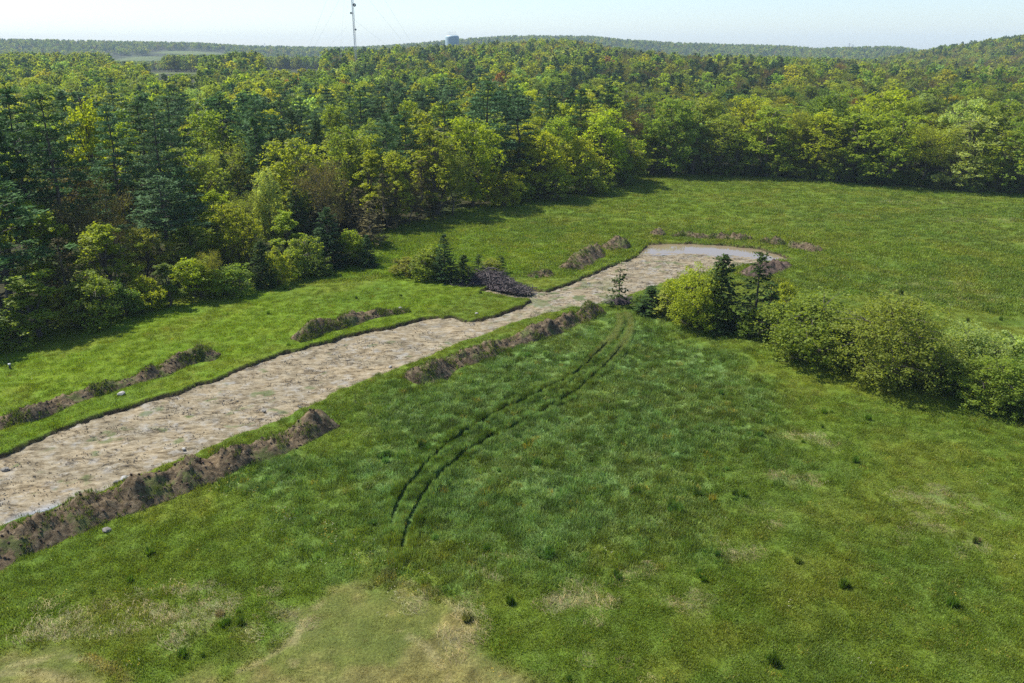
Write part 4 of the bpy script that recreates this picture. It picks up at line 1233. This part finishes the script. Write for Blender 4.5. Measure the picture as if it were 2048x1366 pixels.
def berm(px_pts, label, group, mat=None, seed=1, lump=1.0, weeds=1.0, name="dirt_berm", step=.13):
    """px_pts: (px, py, half width m, height m) along the ridge foot line"""
    base = [np.array([*G(p[0], p[1]), p[2], p[3]]) for p in px_pts]
    L = smooth_line(base, step)
    n = len(L); t = norm(np.gradient(L[:, :2], axis=0)); nr = np.stack([-t[:, 1], t[:, 0]], 1)
    s = np.concatenate([[0], np.cumsum(np.linalg.norm(np.diff(L[:, :2], axis=0), axis=1))])
    m = 29; T_ = np.linspace(-1.25, 1.25, m)
    hw = L[:, 2] * (.85 + .5 * (fbm(s, s * 0, 2.2, 3, seed)))
    endk = np.clip(np.minimum(s, s[-1] - s) / 1.2, 0, 1)
    endk = np.sqrt(1 - (1 - endk) ** 2)
    hump = np.abs(np.sin(s / (1.15 + .25 * lump) + 2.2 * fbm(s, s * 0 + 3, 5, 2, seed + 9) * 2))     # bucket-load heaps
    hh = L[:, 3] * (.58 + .48 * hump * lump) * (.65 + .7 * fbm(s, s * 0 + 7, 3.0, 3, seed + 4)) * endk
    off = (fbm(s, s * 0 + 11, 2.5, 3, seed + 5) - .5) * .5 * L[:, 2]
    PX = L[:, 0][:, None] + nr[:, 0][:, None] * (T_[None] * (hw * (.35 + .65 * endk))[:, None] + off[:, None])
    PY = L[:, 1][:, None] + nr[:, 1][:, None] * (T_[None] * (hw * (.35 + .65 * endk))[:, None] + off[:, None])
    prof = np.clip(1 - np.abs(T_) ** 1.35, -.4, 1)[None]
    clod = (fbm(PX, PY, .65, 5, seed + 20) - .5) * .95 + (np.abs(fbm(PX, PY, .30, 3, seed + 21) - .5)) * .8 - .14
    edge = np.clip(1.15 - np.abs(T_), 0, 1)[None]
    Z = hh[:, None] * prof * (1 + .5 * (fbm(PX, PY, 1.6, 3, seed + 22) - .5)) + clod * edge * np.minimum(1, L[:, 3] / 1.0)[:, None] * np.maximum(endk, .15)[:, None]
    g = ground_z(PX.ravel(), PY.ravel()).reshape(PX.shape)
    Z = np.where(np.abs(T_)[None] > 1.1, -.25, Z) + g
    Z[0] = g[0] - .3; Z[-1] = g[-1] - .3
    idx = np.arange(n * m).reshape(n, m)
    F = np.stack([idx[:-1, :-1], idx[:-1, 1:], idx[1:, 1:], idx[1:, :-1]], -1).reshape(-1, 4)
    V = np.stack([PX, PY, Z], -1).reshape(-1, 3)
    ob = link(name, mesh_arrays(name, V, [F], None, True), mat or M_BERM)
    tag(ob, label, "dirt berm" if name == "dirt_berm" else "dirt mound", group)
    # weeds that took root on it, and loose clods
    A = Acc(); kk = np.nonzero((fbm(PX, PY, 1.3, 3, seed + 30) + .25 * (rng.random(PX.shape) - .5) > .60 - .06 * (weeds - 1)) & (Z > g - .05))
    pick = rng.random(len(kk[0])) < .30 * weeds
    for a, b in zip(kk[0][pick], kk[1][pick]):
        tuft_arrays(A, PX[a, b], PY[a, b], Z[a, b] - .03, 9, .16, .10, .34, .045, .8)
    if A.n:
        w = link("weeds", A.mesh("weeds"), M_GRASS, ob); w["kind"] = "stuff"; w["tint"] = [.095, .135, .028]
    B_ = Acc(); q = rng.integers(0, n * m, int(n * 2.2)); cc = V[q]
    cc = cc[cc[:, 2] > g.ravel()[q] - .02]
    for c in cc:
        r_ = rng.uniform(.03, .11)
        B_.tube(np.array([c - [r_, 0, 0], c + [0, 0, r_ * .5], c + [r_, rng.uniform(-.05, .05), 0]]), [r_ * .3, r_, r_ * .35], 5)
    if B_.n:
        cl_ = link("clods", B_.mesh("clods"), M_BERM_BROWN, ob); cl_["kind"] = "stuff"
    return ob
GB = "long earth berms scraped up beside the dirt road"
berm([(-120, 1165, 1.9, 1.3), (0, 1102, 1.9, 1.35), (90, 1062, 2.0, 1.35), (190, 1026, 2.0, 1.5), (290, 990, 1.9, 1.5), (390, 955, 1.7, 1.3), (470, 925, 1.5, 1.2), (560, 890, 1.5, 1.2), (620, 862, 1.7, 1.5), (652, 842, 1.9, 1.5)],
     "longest brown dirt berm running out of the lower left corner", GB, seed=3, weeds=1.0)
berm([(822, 764, 1.7, 1.7), (868, 748, 1.7, 1.5), (905, 728, 1.4, 1.1), (960, 708, 1.6, 1.5), (1010, 690, 1.3, .9), (1060, 674, 1.5, 1.5), (1110, 656, 1.4, 1.4), (1150, 640, 1.3, 1.2), (1185, 628, 1.5, 1.6), (1206, 624, 1.3, 1.2)],
     "lumpy dirt berm between the road and the curved wheel tracks", GB, seed=13, weeds=1.3)
berm([(-110, 892, 1.1, .8), (0, 850, 1.15, .9), (60, 833, 1.1, .9), (130, 806, 1.1, .85), (200, 783, 1.0, .7), (270, 762, .9, .6), (310, 746, 1.2, 1.0), (350, 730, 1.3, 1.2), (395, 714, 1.4, 1.3), (440, 713, 1.0, .7)],
     "weedy dirt berm above the road at the left edge", GB, seed=23, weeds=1.5)
berm([(588, 681, 1.2, .9), (640, 662, 1.3, 1.1), (690, 648, 1.4, 1.2), (735, 634, 1.3, 1.1), (775, 628, .9, .5), (820, 622, .7, .4)],
     "short grassy dirt berm above the middle of the road", GB, seed=33, weeds=1.8)
GM = "small dirt mounds around the turning circle"
berm([(1138, 540, 1.8, 1.3), (1162, 522, 1.9, 1.5), (1186, 508, 1.9, 1.5), (1194, 503, 1.6, 1.0)], "ridged earth mound on the grass left of the turning circle", GM, seed=43, name="dirt_mound", weeds=1.3)
berm([(1208, 497, 1.6, 1.0), (1234, 492, 2.1, 1.5), (1260, 494, 1.6, 1.1)], "rounded earth mound nearest the puddle's left end", GM, seed=53, name="dirt_mound", weeds=1.2)
berm([(1056, 553, 1.0, .5), (1085, 550, 1.3, 1.0), (1106, 553, 1.0, .6)], "low flat earth mound right of the brush pile", GM, seed=63, name="dirt_mound", weeds=.8)
berm([(1302, 470, 1.0, .8), (1316, 469, 1.2, 1.0), (1328, 472, 1.0, .6)], "small round mound behind the left end of the puddle", GM, seed=73, name="dirt_mound")
berm([(1342, 472, .8, .45), (1370, 471, 1.0, .75), (1400, 474, 1.1, .75), (1430, 475, 1.1, .85), (1462, 477, 1.1, .8), (1487, 479, 1.3, 1.3), (1506, 482, .8, .5)], "weedy earth berm running along the back of the puddle", GM, seed=83, weeds=1.8)
berm([(1520, 485, .8, .6), (1550, 488, 1.2, 1.1), (1572, 490, 1.0, .8)], "small weedy mound behind the right part of the puddle", GM, seed=87, name="dirt_mound", weeds=1.4)
berm([(1576, 492, 1.2, 1.1), (1600, 496, 1.4, 1.2), (1622, 500, 1.2, 1.0), (1646, 503, 1.3, 1.2)], "bare earth berm at the far right end of the ring", GM, seed=93, weeds=.6)
berm([(1496, 553, 1.8, .9), (1520, 543, 2.0, 1.2), (1548, 535, 1.9, 1.1), (1578, 529, 1.1, .5)], "dark brown earth heap behind the tall loose cedar", GM, mat=M_BERM_BROWN, seed=97, weeds=.4, name="dirt_mound")

# ------------------------------------------------------------------ brush piles
def brush(name, label, poly_pts, n, h, seed, cat="brush pile", ln=(0.8, 3.0), rmax=.07):
    rs = np.random.default_rng(seed); A = Acc()
    c = [np.array([*G(*p[:2]), p[2], p[3]]) for p in poly_pts]
    L = smooth_line(c, .3)
    for i in range(n):
        q = L[rs.integers(len(L))]
        off = rs.normal(size=2) * q[2] * .5; k = math.exp(-(off @ off) / (q[2] ** 2 * .7))
        z0 = rs.random() ** .7 * q[3] * k + .05
        p = np.array([q[0] + off[0], q[1] + off[1], z0])
        d = norm(np.array([rs.normal(), rs.normal() * .8, rs.normal() * .28])); l_ = rs.uniform(*ln) * (.5 + .5 * rs.random())
        mid = p + rs.normal(size=3) * .08
        e0, e1 = p - d * l_ / 2, p + d * l_ / 2
        e0[2] = max(e0[2], .02); e1[2] = max(e1[2], .02)
        r_ = rs.uniform(.012, rmax) * (1 if rs.random() < .8 else 1.9)
        A.tube(np.array([e0, mid, e1]), [r_, r_ * .85, r_ * .4], 5 if r_ > .05 else 3)
    # the packed mass of earth and rotting wood under the branches
    o = link(name, A.mesh(name, True), M_TWIG); tag(o, label, cat)
    K = Acc(); g_, s_ = 40, []
    cx = np.array([q[0] for q in L]); cy = np.array([q[1] for q in L])
    xs = np.arange(cx.min() - 4, cx.max() + 4, .22); ys = np.arange(cy.min() - 4, cy.max() + 4, .22)
    X_, Y_ = np.meshgrid(xs, ys); d, par = dpoly(X_.ravel(), Y_.ravel(), [tuple(q[:2]) for q in L])
    hw = np.interp(par, np.arange(len(L)), L[:, 2]); ht = np.interp(par, np.arange(len(L)), L[:, 3])
    zz = ht * .72 * np.clip(1 - (d / hw / 1.05) ** 1.6, -.4, 1) + (fbm(X_.ravel(), Y_.ravel(), .6, 4, seed) - .5) * .8 * np.clip(1 - d / hw, 0, 1)
    keep_ = ((d < hw * 1.2)).reshape(X_.shape); kp = keep_[:-1, :-1] & keep_[:-1, 1:] & keep_[1:, 1:] & keep_[1:, :-1]
    idx = np.arange(X_.size).reshape(X_.shape)
    F = np.stack([idx[:-1, :-1][kp], idx[:-1, 1:][kp], idx[1:, 1:][kp], idx[1:, :-1][kp]], -1)
    used = np.unique(F); remap = np.full(X_.size, -1); remap[used] = np.arange(len(used))
    link("rotting_core", mesh_arrays("rotting_core", np.stack([X_.ravel(), Y_.ravel(), zz - .03], 1)[used], [remap[F]], None, True), M_CORE, o)
    return o
M_CORE = dirt_material("brush_core", [(.02, .015, .017), (.05, .038, .042), (.085, .068, .072), (.15, .125, .13)], (1, 1), 0, 2.2, .25)
brush("brush_pile", "dark purplish pile of dead branches and roots at the bend of the road",
      [(925, 568, 1.0, .7), (955, 564, 1.6, 1.4), (980, 562, 1.9, 2.0), (1005, 571, 1.7, 1.4), (1030, 580, 1.1, .8), (1052, 584, .7, .4)], 1500, 2.2, 5)
brush("brush_heap", "small heap of dead twigs at the foot of the small thin cedar",
      [(1222, 607, .8, .6), (1245, 606, 1.2, 1.0), (1268, 604, .8, .6)], 300, .8, 6, ln=(.5, 1.6), rmax=.03)

# ------------------------------------------------------------------ rocks
def rock(px, py, s, label, flat=.55, seed=0, mat=None):
    rs = np.random.default_rng(seed + 900)
    import bmesh
    bm = bmesh.new(); bmesh.ops.create_icosphere(bm, subdivisions=3, radius=1)
    dirs = norm(rs.normal(size=(14, 3))); dd = rs.uniform(.62, .95, 14)
    for v in bm.verts:
        p = np.array(v.co)
        for d, k in zip(dirs, dd):
            e = p @ d
            if e > k: p = p - d * (e - k)
        p += rs.normal(size=3) * .012
        v.co = (p[0] * s, p[1] * s * rs_y(seed), p[2] * s * flat)
    me = bpy.data.meshes.new("rock"); bm.to_mesh(me); bm.free()
    o = link("rock", me, mat or M_ROCK); g = G(px, py)
    zz = -.36 if road_sd(np.array([g[0]]), np.array([g[1]]))[0] > 0 else float(ground_z(*g)[0])
    o.location = (g[0], g[1], zz + s * flat * .45); o.rotation_euler = (0, 0, rs.uniform(0, 6))
    tag(o, label, "rock"); return o
def rs_y(seed): return .65 + .3 * ((seed * 37) % 10) / 10
M_PALEROCK = dirt_material("pale_rock", [(.17, .16, .14), (.27, .26, .235), (.36, .35, .32), (.44, .43, .40)], (1, 1), 0, 3, .05)
rock(243, 789, .42, "white flat stone lying on the grass below the left berm", .5, 1, M_PALEROCK)
rock(9, 932, .38, "grey stone on the dirt road at the left edge of the picture", .45, 2)
rock(232, 957, .28, "dark stone at the lower border of the road", .5, 3)
rock(246, 950, .36, "pale stone beside the dark one at the lower border of the road", .45, 4, M_PALEROCK)
rock(527, 816, .28, "lone grey stone on the road close to its lower border", .5, 5)
rock(437, 950, .22, "small grey stone on the crest of the longest berm", .7, 6)
rock(213, 1062, .34, "grey stone at the foot of the longest berm", .5, 7)
rock(600, 808, .20, "small dark stone on the lower border of the road above the berm's end", .5, 8)
rock(366, 891, .22, "small white stone in the middle of the road", .45, 9, M_PALEROCK)
rock(780, 728, .26, "white stone on the lower border of the road, mid way", .5, 10, M_PALEROCK)
rock(800, 617, .28, "pale stone on the grass beyond the short grassy berm", .5, 11, M_PALEROCK)
rock(953, 627, .24, "pale stone where the grass tongue meets the road", .5, 12, M_PALEROCK)
rock(1210, 603, .34, "grey stone at the left foot of the small thin cedar", .5, 13)
rock(1177, 562, .34, "dark flat stone on the dirt before the turning circle", .3, 14)
rock(1285, 1, .01, "x", .1, 15) if False else None

# ------------------------------------------------------------------ marker post, survey stakes
g = G(19, 737); z0 = float(ground_z(*g)[0])
root = bpy.data.objects.new("marker_post", None); COL.objects.link(root); root.location = (g[0], g[1], z0)
tag(root, "thin marker rod with a white-capped well pipe at its foot, left edge", "marker post")
A = Acc(); A.tube(np.array([[-.03, .05, -.1], [-.05, .05, .8], [-.06, .05, 1.75]]), .018, 6); link("rod", A.mesh("rod", True), M_DARKSTEEL, root)
A = Acc(); A.tube(np.array([[.08, 0, -.1], [.08, 0, .42]]), .10, 12); link("pipe", A.mesh("pipe", True), M_DARKSTEEL, root)
A = Acc(); A.tube(np.array([[.08, 0, .421], [.08, 0, .43], [.08, 0, .54], [.08, 0, .56]]), [.02, .125, .125, .02], 12); link("cap", A.mesh("cap", True), M_WHITE, root)
for i, (px, py, h, lab) in enumerate([(532, 690, 1.1, "thin survey stake left of the short grassy berm"), (711, 806, 1.0, "thin survey stake on the grass below the road"),
        (1614, 521, 1.3, "thin survey stake right of the turning circle"), (1898, 628, 1.2, "thin survey stake in the meadow above the hedge row"), (174, 862, 1.0, "thin survey stake on the road bank at the left")]):
    g = G(px, py); A = Acc(); A.tube(np.array([[0, 0, -.1], [.02, 0, h]]), [.025, .018], 4)
    o = link("survey_stake", A.mesh("survey_stake"), M_BARK); o.location = (g[0], g[1], float(ground_z(*g)[0])); tag(o, lab, "survey stake")

# ------------------------------------------------------------------ radio mast, water tower, pylons
def lattice(acc, h, w, seg, r_leg, r_br, z0=0, taper=0):
    c = [(math.cos(a) * w, math.sin(a) * w) for a in (0.5, 2.594, 4.689)]
    for x_, y_ in c: acc.tube(np.array([[x_, y_, z0], [x_ * (1 - taper), y_ * (1 - taper), z0 + h]]), r_leg, 5)
    n = int(h / seg)
    for i in range(n):
        za, zb = z0 + i * seg, z0 + (i + 1) * seg; ka, kb = 1 - taper * i / n, 1 - taper * (i + 1) / n
        for j in range(3):
            p, q = c[j], c[(j + 1) % 3]
            if i % 2: p, q = q, p
            acc.tube(np.array([[p[0] * ka, p[1] * ka, za], [q[0] * kb, q[1] * kb, zb]]), r_br, 3)
            acc.tube(np.array([[p[0] * ka, p[1] * ka, za], [q[0] * ka, q[1] * ka, za]]), r_br, 3)
r_m = 640; mx, my = W(711, r_m); mz = float(ground_z(mx, my)[0])
root = bpy.data.objects.new("radio_mast", None); COL.objects.link(root); root.location = (mx, my, mz)
tag(root, "tall slim grey lattice radio mast rising out of the top of the picture", "radio mast")
A = Acc(); lattice(A, 128, .75, 1.6, .14, .06); link("mast", A.mesh("mast"), M_STEEL, root)
for zz, dx, s_ in ((30 - mz + r_m * .0515, 1.6, 1.2), (30 - mz + r_m * .043, -1.2, .8), (30 - mz + r_m * .0255, 1.4, .7)):
    A = Acc(); A.tube(np.array([[dx, -.8, zz], [dx, -1.1, zz], [dx, -1.9, zz]]), [s_ * .25, s_, s_ * .9], 12)
    A.tube(np.array([[0, 0, zz], [dx, -.8, zz]]), .12, 4); link("dish_antenna", A.mesh("dish_antenna"), M_DARKSTEEL, root)
for a in (0.5, 2.594, 4.689):
    for hh_ in (40, 68, 92):
        A = Acc(); A.tube(bez(np.array([math.cos(a) * .9, math.sin(a) * .9, hh_]), np.array([math.cos(a) * 62, math.sin(a) * 62, 0]), -1.5, 8), .035, 3)
        link("guy_wire", A.mesh("guy_wire"), M_STEEL, root)
r_t = 1010; tx, ty = W(905, r_t); d = ray(905, 70); top = CAM_H + d[2] / math.hypot(d[0], d[1]) * r_t
root = bpy.data.objects.new("water_tower", None); COL.objects.link(root); tg = float(ground_z(tx, ty)[0]); root.location = (tx, ty, tg)
tag(root, "blue-grey cylindrical water tank with rounded top and aerials on the wooded hill", "water tower")
H_ = top - tg; R_ = 8.2
A = Acc(); zz = [0, H_ - 3.0, H_ - 1.6, H_ - .7, H_ - .15, H_]; rr = [R_, R_, R_ * .965, R_ * .86, R_ * .62, .2]
A.tube(np.array([[0, 0, v] for v in zz]), rr, 40)
link("tank", A.mesh("tank", True), M_TANK, root)
A = Acc(); a_ = np.linspace(0, 2 * math.pi, 33)
A.tube(np.stack([np.cos(a_) * R_ * .62, np.sin(a_) * R_ * .62, a_ * 0 + H_ + 1.0], 1), .06, 4)
for k in range(16): A.tube(np.array([[math.cos(a_[k * 2]) * R_ * .62, math.sin(a_[k * 2]) * R_ * .62, H_ - .2], [math.cos(a_[k * 2]) * R_ * .62, math.sin(a_[k * 2]) * R_ * .62, H_ + 1.0]]), .06, 4)
link("roof_railing", A.mesh("roof_railing"), M_STEEL, root)
for k, (dx, hh_) in enumerate([(-4.5, 3.2), (-2.6, 3.8), (-1.2, 3.3), (.8, 3.6), (2.6, 3.2), (4.6, 3.8)]):
    A = Acc(); A.tube(np.array([[dx, 0, H_ - .6], [dx, 0, H_ + hh_]]), .10, 4); A.tube(np.array([[dx - .5, 0, H_ + hh_ - .9], [dx - .5, 0, H_ + hh_]]), .16, 4); A.tube(np.array([[dx - .5, 0, H_ + hh_ - .5], [dx, 0, H_ + hh_ - .5]]), .06, 3)
    link("aerial", A.mesh("aerial"), M_WHITE, root)
for px, r_, ytop, lab in ((1697, 2480, 86, "small lattice pylon on the far ridge right of centre"), (1704, 2480, 89, "shorter mast beside the small pylon on the far ridge"), (531, 3300, 86, "tiny pylon on the far left ridge")):
    x_, y_ = W(px, r_); d = ray(px, ytop); h = CAM_H + d[2] / math.hypot(d[0], d[1]) * r_ ; g0 = float(ground_z(x_, y_)[0])
    A = Acc(); lattice(A, h - g0, 1.6, 4.0, .3, .16, 0, .7)
    for q in (.8, .93): A.tube(np.array([[-4.5, 0, (h - g0) * q], [4.5, 0, (h - g0) * q]]), .22, 4)
    o = link("lattice_pylon", A.mesh("lattice_pylon"), M_STEEL); o.location = (x_, y_, g0); tag(o, lab, "pylon")

# ------------------------------------------------------------------ grass in tufts
def tuft_proto(name, n, rad, h0, h1, w, lean, bend=(0, 0)):
    A = Acc(); tuft_arrays(A, 0, 0, -.03, n, rad, h0, h1, w, lean)
    V = np.concatenate(A.v); z_ = np.clip(V[:, 2], 0, None); A.v = [V + np.stack([z_ * bend[0], z_ * bend[1], z_ * 0], 1)]
    me = A.mesh(name); me.materials.append(M_GRASS)
    return bpy.data.objects.new(name, me)
def rut_d(x, y):
    d = np.full(x.shape, 9.0); m = (y > 30) & (y < 110) & (x > -25) & (x < 30)
    a, pa = dpoly(x[m], y[m], trackA); b, pb = dpoly(x[m], y[m], trackB)
    la, lb = len(trackA), len(trackB)
    a = a + .55 * sstep(4, 0, pa) + .28 * sstep(.76, .84, pa / la); b = b + .55 * sstep(5, 0, pb) + .28 * sstep(.76, .84, pb / lb)
    d[m] = np.minimum(a, b); return d
rng = np.random.default_rng(11)
protos = [tuft_proto("short_a", 46, .42, .05, .17, .030, 1.1), tuft_proto("short_b", 46, .42, .05, .20, .030, 1.0),
          tuft_proto("tall_a", 60, .36, .12, .30, .034, .9, (.3, -.10)), tuft_proto("tall_b", 60, .36, .10, .30, .036, 1.0, (.2, .1)), tuft_proto("tall_c", 60, .36, .12, .34, .034, .9, (.35, -.2)),
          tuft_proto("mown_a", 46, .42, .015, .06, .025, 1.6), tuft_proto("straw_a", 44, .5, .03, .11, .022, 4.5, (1.2, .4)),
          tuft_proto("weed_a", 110, .26, .25, .62, .05, .6), tuft_proto("far_a", 34, .9, .10, .32, .085, .9), tuft_proto("far_b", 34, .9, .10, .28, .085, .9)]
def sector(d0, d1, dens):
    n = int((d1 * d1 - d0 * d0) * .68 * dens)
    rr = np.sqrt(rng.uniform(d0 * d0, d1 * d1, n)); aa = rng.uniform(-.68, .68, n)
    return np.stack([rr * np.sin(aa), rr * np.cos(aa)], 1), np.full(n, (d0 + d1) / 2)
def flower_proto():
    A = Acc(); n = 5; c = np.stack([rng.uniform(-.3, .3, n), rng.uniform(-.3, .3, n), rng.uniform(.2, .34, n)], 1)
    A.leaves(c, norm(rng.normal(size=(n, 3)) * .4 + np.array([0, -.5, 1])), .06, 1.0)
    me = A.mesh("flower_heads"); me.materials.append(M_GRASS); return bpy.data.objects.new("flower_heads", me)
protos.append(tuft_proto("edge_a", 26, .13, .16, .44, .028, .35)); protos.append(tuft_proto("edge_b", 26, .13, .14, .38, .028, .4)); protos.append(flower_proto())
ex = []
for tr_ in (trackA, trackB):
    q_ = tr_[rng.integers(0, len(tr_), 9000)]; ex.append(q_ + rng.normal(size=q_.shape) * .55)
ex = np.concatenate(ex); rd = rut_d(ex[:, 0], ex[:, 1]); ex = ex[(rd > .27) & (rd < .80)]
parts = [sector(24, 50, 12), sector(50, 75, 8.5), sector(75, 105, 5), sector(105, 150, 2.4), sector(150, 235, 1.3)]
pp = np.concatenate([ex] + [p[0] for p in parts])
isex = np.zeros(len(pp), bool); isex[:len(ex)] = True
rr = np.hypot(pp[:, 0], pp[:, 1])
gx_, gy_ = pp[:, 0], pp[:, 1]
sd = road_sd(gx_, gy_); wd = woodness(gx_, gy_); ru = rut(gx_, gy_)
m = (sd < -.12) & (wd < 1.5) & (isex | (rut_d(gx_, gy_) > .57))
isex = isex[m]; pp, rr = pp[m], rr[m]; gx_, gy_ = pp[:, 0], pp[:, 1]
tl = tallness(gx_, gy_); mo = mownness(gx_, gy_); sw = strawness(gx_, gy_)
gz = ground_z(gx_, gy_)
u = rng.random(len(pp))
ids = np.where(u < .5, 0, 1)
istall = rng.random(len(pp)) < tl
ids = np.where(istall, 2 + (rng.random(len(pp)) * 3).astype(int), ids)
ids = np.where(mo > .5, 5, ids)
isst = (sw > .3) & (rng.random(len(pp)) < .34) & ~isex
ids = np.where(isst & (rr < 130), 6, ids)
far_ = rr > 110
ids = np.where(far_ & ~(isst & (rr < 130)), 8 + (rng.random(len(pp)) < .5), ids)
wk = (fbm(gx_, gy_, 1.8, 2, 101) > .80) & (rng.random(len(pp)) < .10) & (mo < .3) & (rr < 120)
# darker weed clumps seen here and there in the meadow
for (px, py, rad_) in [(772, 920, .9), (703, 930, .4), (843, 895, .35), (1090, 1110, .8), (1260, 885, .3), (1395, 995, .4), (1420, 1000, .4), (1385, 1000, .3), (1430, 1110, .4), (1195, 1060, .35), (1450, 940, .35),
                       (940, 1240, .4), (745, 1050, .4), (1400, 1040, .3), (1115, 1160, .35), (1685, 1175, .5), (1270, 985, .5), (1350, 1020, .9), (450, 1250, .3), (480, 1255, .3), (1240, 1155, .5)]:
    c = G(px, py); wk |= (np.hypot(gx_ - c[0], gy_ - c[1]) < rad_ * .7)
ids = np.where(wk, 7, ids); ids = np.where(isex, 10 + (rng.random(len(pp)) < .5), ids)
fd, _ = dpoly(gx_, gy_, GL([(440, 975), (520, 1020), (600, 1060), (700, 1110), (800, 1165)]))
fl_ = (rng.random(len(pp)) < .13 * np.exp(-(fd / 1.6) ** 2) + .004) & (rr < 95) & ~isex & ~wk
for (px, py, rad_) in [(1500, 773, .35), (1300, 806, .3), (310, 1177, .3), (354, 1177, .3), (1320, 1000, .3)]:
    c = G(px, py); fl_ |= (np.hypot(gx_ - c[0], gy_ - c[1]) < rad_)
ids = np.where(fl_, 12, ids)
tint = field_colour(gx_, gy_) * 1.35
tint[wk] = tint[wk] * np.array([[.62, .78, .8]])
tint[isex] *= np.array([[1.12, 1.12, 1.5]])
tint[isst] = np.array([[.27, .255, .15]]) * rng.uniform(.7, 1.25, (isst.sum(), 1))
tint *= rng.uniform(.68, 1.38, (len(tint), 1)) * np.stack([rng.uniform(.88, 1.15, len(tint)), np.ones(len(tint)), np.ones(len(tint))], 1)
tint[fl_] = np.where(rng.random((fl_.sum(), 1)) < .5, np.array([[.55, .42, .05]]), np.array([[.5, .5, .36]]))
for tr_ in (trackA, trackB):
    d_, pa_ = dpoly(gx_, gy_, tr_); k_ = (sstep(.55, .25, d_) * sstep(.62, .78, pa_ / len(tr_)) * .85)[:, None]
    tint = tint * (1 - k_) + np.array([[.27, .32, .16]]) * k_
yel = ~fl_ & (rng.random(len(tint)) < .012) & (mo < .3)
tint[yel] = [.26, .24, .04]
wave = fbm(gx_ + gy_ * .5, gy_ - gx_ * .5, 1.1, 3, 103)
hs = rng.uniform(.75, 1.25, len(pp)) * (.25 + 1.5 * wave)
scl = np.stack([np.ones(len(pp)), np.ones(len(pp)), hs], 1) * rng.uniform(.85, 1.2, (len(pp), 1))
scl[wk] *= rng.uniform(.4, .95, (wk.sum(), 1))
rot = rng.uniform(0, 6.283, len(pp)); rot = np.where(istall & ~far_, rng.normal(2.6, .55, len(pp)), rot)
rot = np.where(isst, rng.normal(.4, .5, len(pp)) + fbm(gx_, gy_, 3, 2, 105) * 4, rot)
print("grass tufts", len(pp))
gr = scatter("grass", np.stack([gx_, gy_, gz], 1), rot, scl, ids, np.clip(tint, 0, 1), protos)
tag(gr, "meadow grass covering the fields", "grass")

# clods, straw and stones littering the scraped road
M_CLOD = dirt_material('clod', [(.08, .06, .04), (.16, .125, .085), (.23, .19, .13), (.3, .25, .19)], (1, 1), 0, 3, .05)
def clod_proto(name, mat, n, r0, r1, spread, ln):
    A = Acc()
    for i in range(n):
        a = rng.uniform(0, 6.28); q = spread * math.sqrt(rng.random()); c = np.array([math.cos(a) * q, math.sin(a) * q, .01]); r_ = rng.uniform(r0, r1)
        d = np.array([math.cos(a * 3), math.sin(a * 3), rng.uniform(-.05, .15)]) * ln * rng.uniform(.5, 1.2)
        A.tube(np.array([c - d, c + [0, 0, r_ * .4], c + d]), [r_ * .3, r_, r_ * .3], 5 if ln < .2 else 3)
    me = A.mesh(name); me.materials.append(mat); return bpy.data.objects.new(name, me)
cp = [clod_proto("clods_a", M_CLOD, 7, .015, .04, .5, .05), clod_proto("clods_b", M_CLOD, 6, .015, .05, .5, .05), clod_proto("stems", M_BARK, 9, .006, .014, .6, .35), clod_proto("pebbles", M_ROCK, 9, .015, .05, .6, .03)]
n = 20000
qx = rng.uniform(-58, 58, n); qy = rng.uniform(36, 148, n); s_ = road_sd(qx, qy)
cov = fbm(qx * .6 + qy * .15, qy * 1.4, 1.6, 3, 111)
m = (s_ > .1) & (rng.random(n) < sstep(.35, .62, cov)) & (puddle_k(qx, qy) < .3)
qx, qy = qx[m], qy[m]
qz = -.39 + (fbm(qx, qy, 4.5, 3, 71) - .5) * .16 + (fbm(qx * .6 + qy * .15, qy * 1.6 - qx * .2, .9, 4, 72) - .5) * .20
n = len(qx); sc_ = rng.uniform(.6, 1.5, (n, 1)) * np.ones((1, 3))
cl_ = scatter("dirt_clods", np.stack([qx, qy, qz], 1), rng.uniform(0, 6.28, n), sc_, rng.choice(4, n, p=[.3, .2, .3, .2]), np.ones((n, 3)) * .1, cp)
tag(cl_, "loose clods and dead stems littering the scraped road", "clods")

# ------------------------------------------------------------------ haze
import bmesh
bm = bmesh.new(); bmesh.ops.create_cube(bm, size=1)
x0, x1, y0, y1, z0, z1 = -6800, 6800, -55, 7600, -30, 175
for v in bm.verts: v.co = (x0 if v.co.x < 0 else x1, y0 if v.co.y < 0 else y1, z0 if v.co.z < 0 else z1)
me = bpy.data.meshes.new("haze"); bm.to_mesh(me); bm.free()
hz = link("haze", me); hz["kind"] = "stuff"
m = bpy.data.materials.new("haze"); m.use_nodes = True; nt = m.node_tree
nt.nodes.remove(nt.nodes["Principled BSDF"])
pv = nt.nodes.new("ShaderNodeVolumePrincipled"); pv.inputs["Density"].default_value = .00011; pv.inputs["Color"].default_value = (.66, .84, 1, 1); pv.inputs["Anisotropy"].default_value = 0
nt.links.new(pv.outputs[0], nt.nodes["Material Output"].inputs["Volume"])
me.materials.append(m)
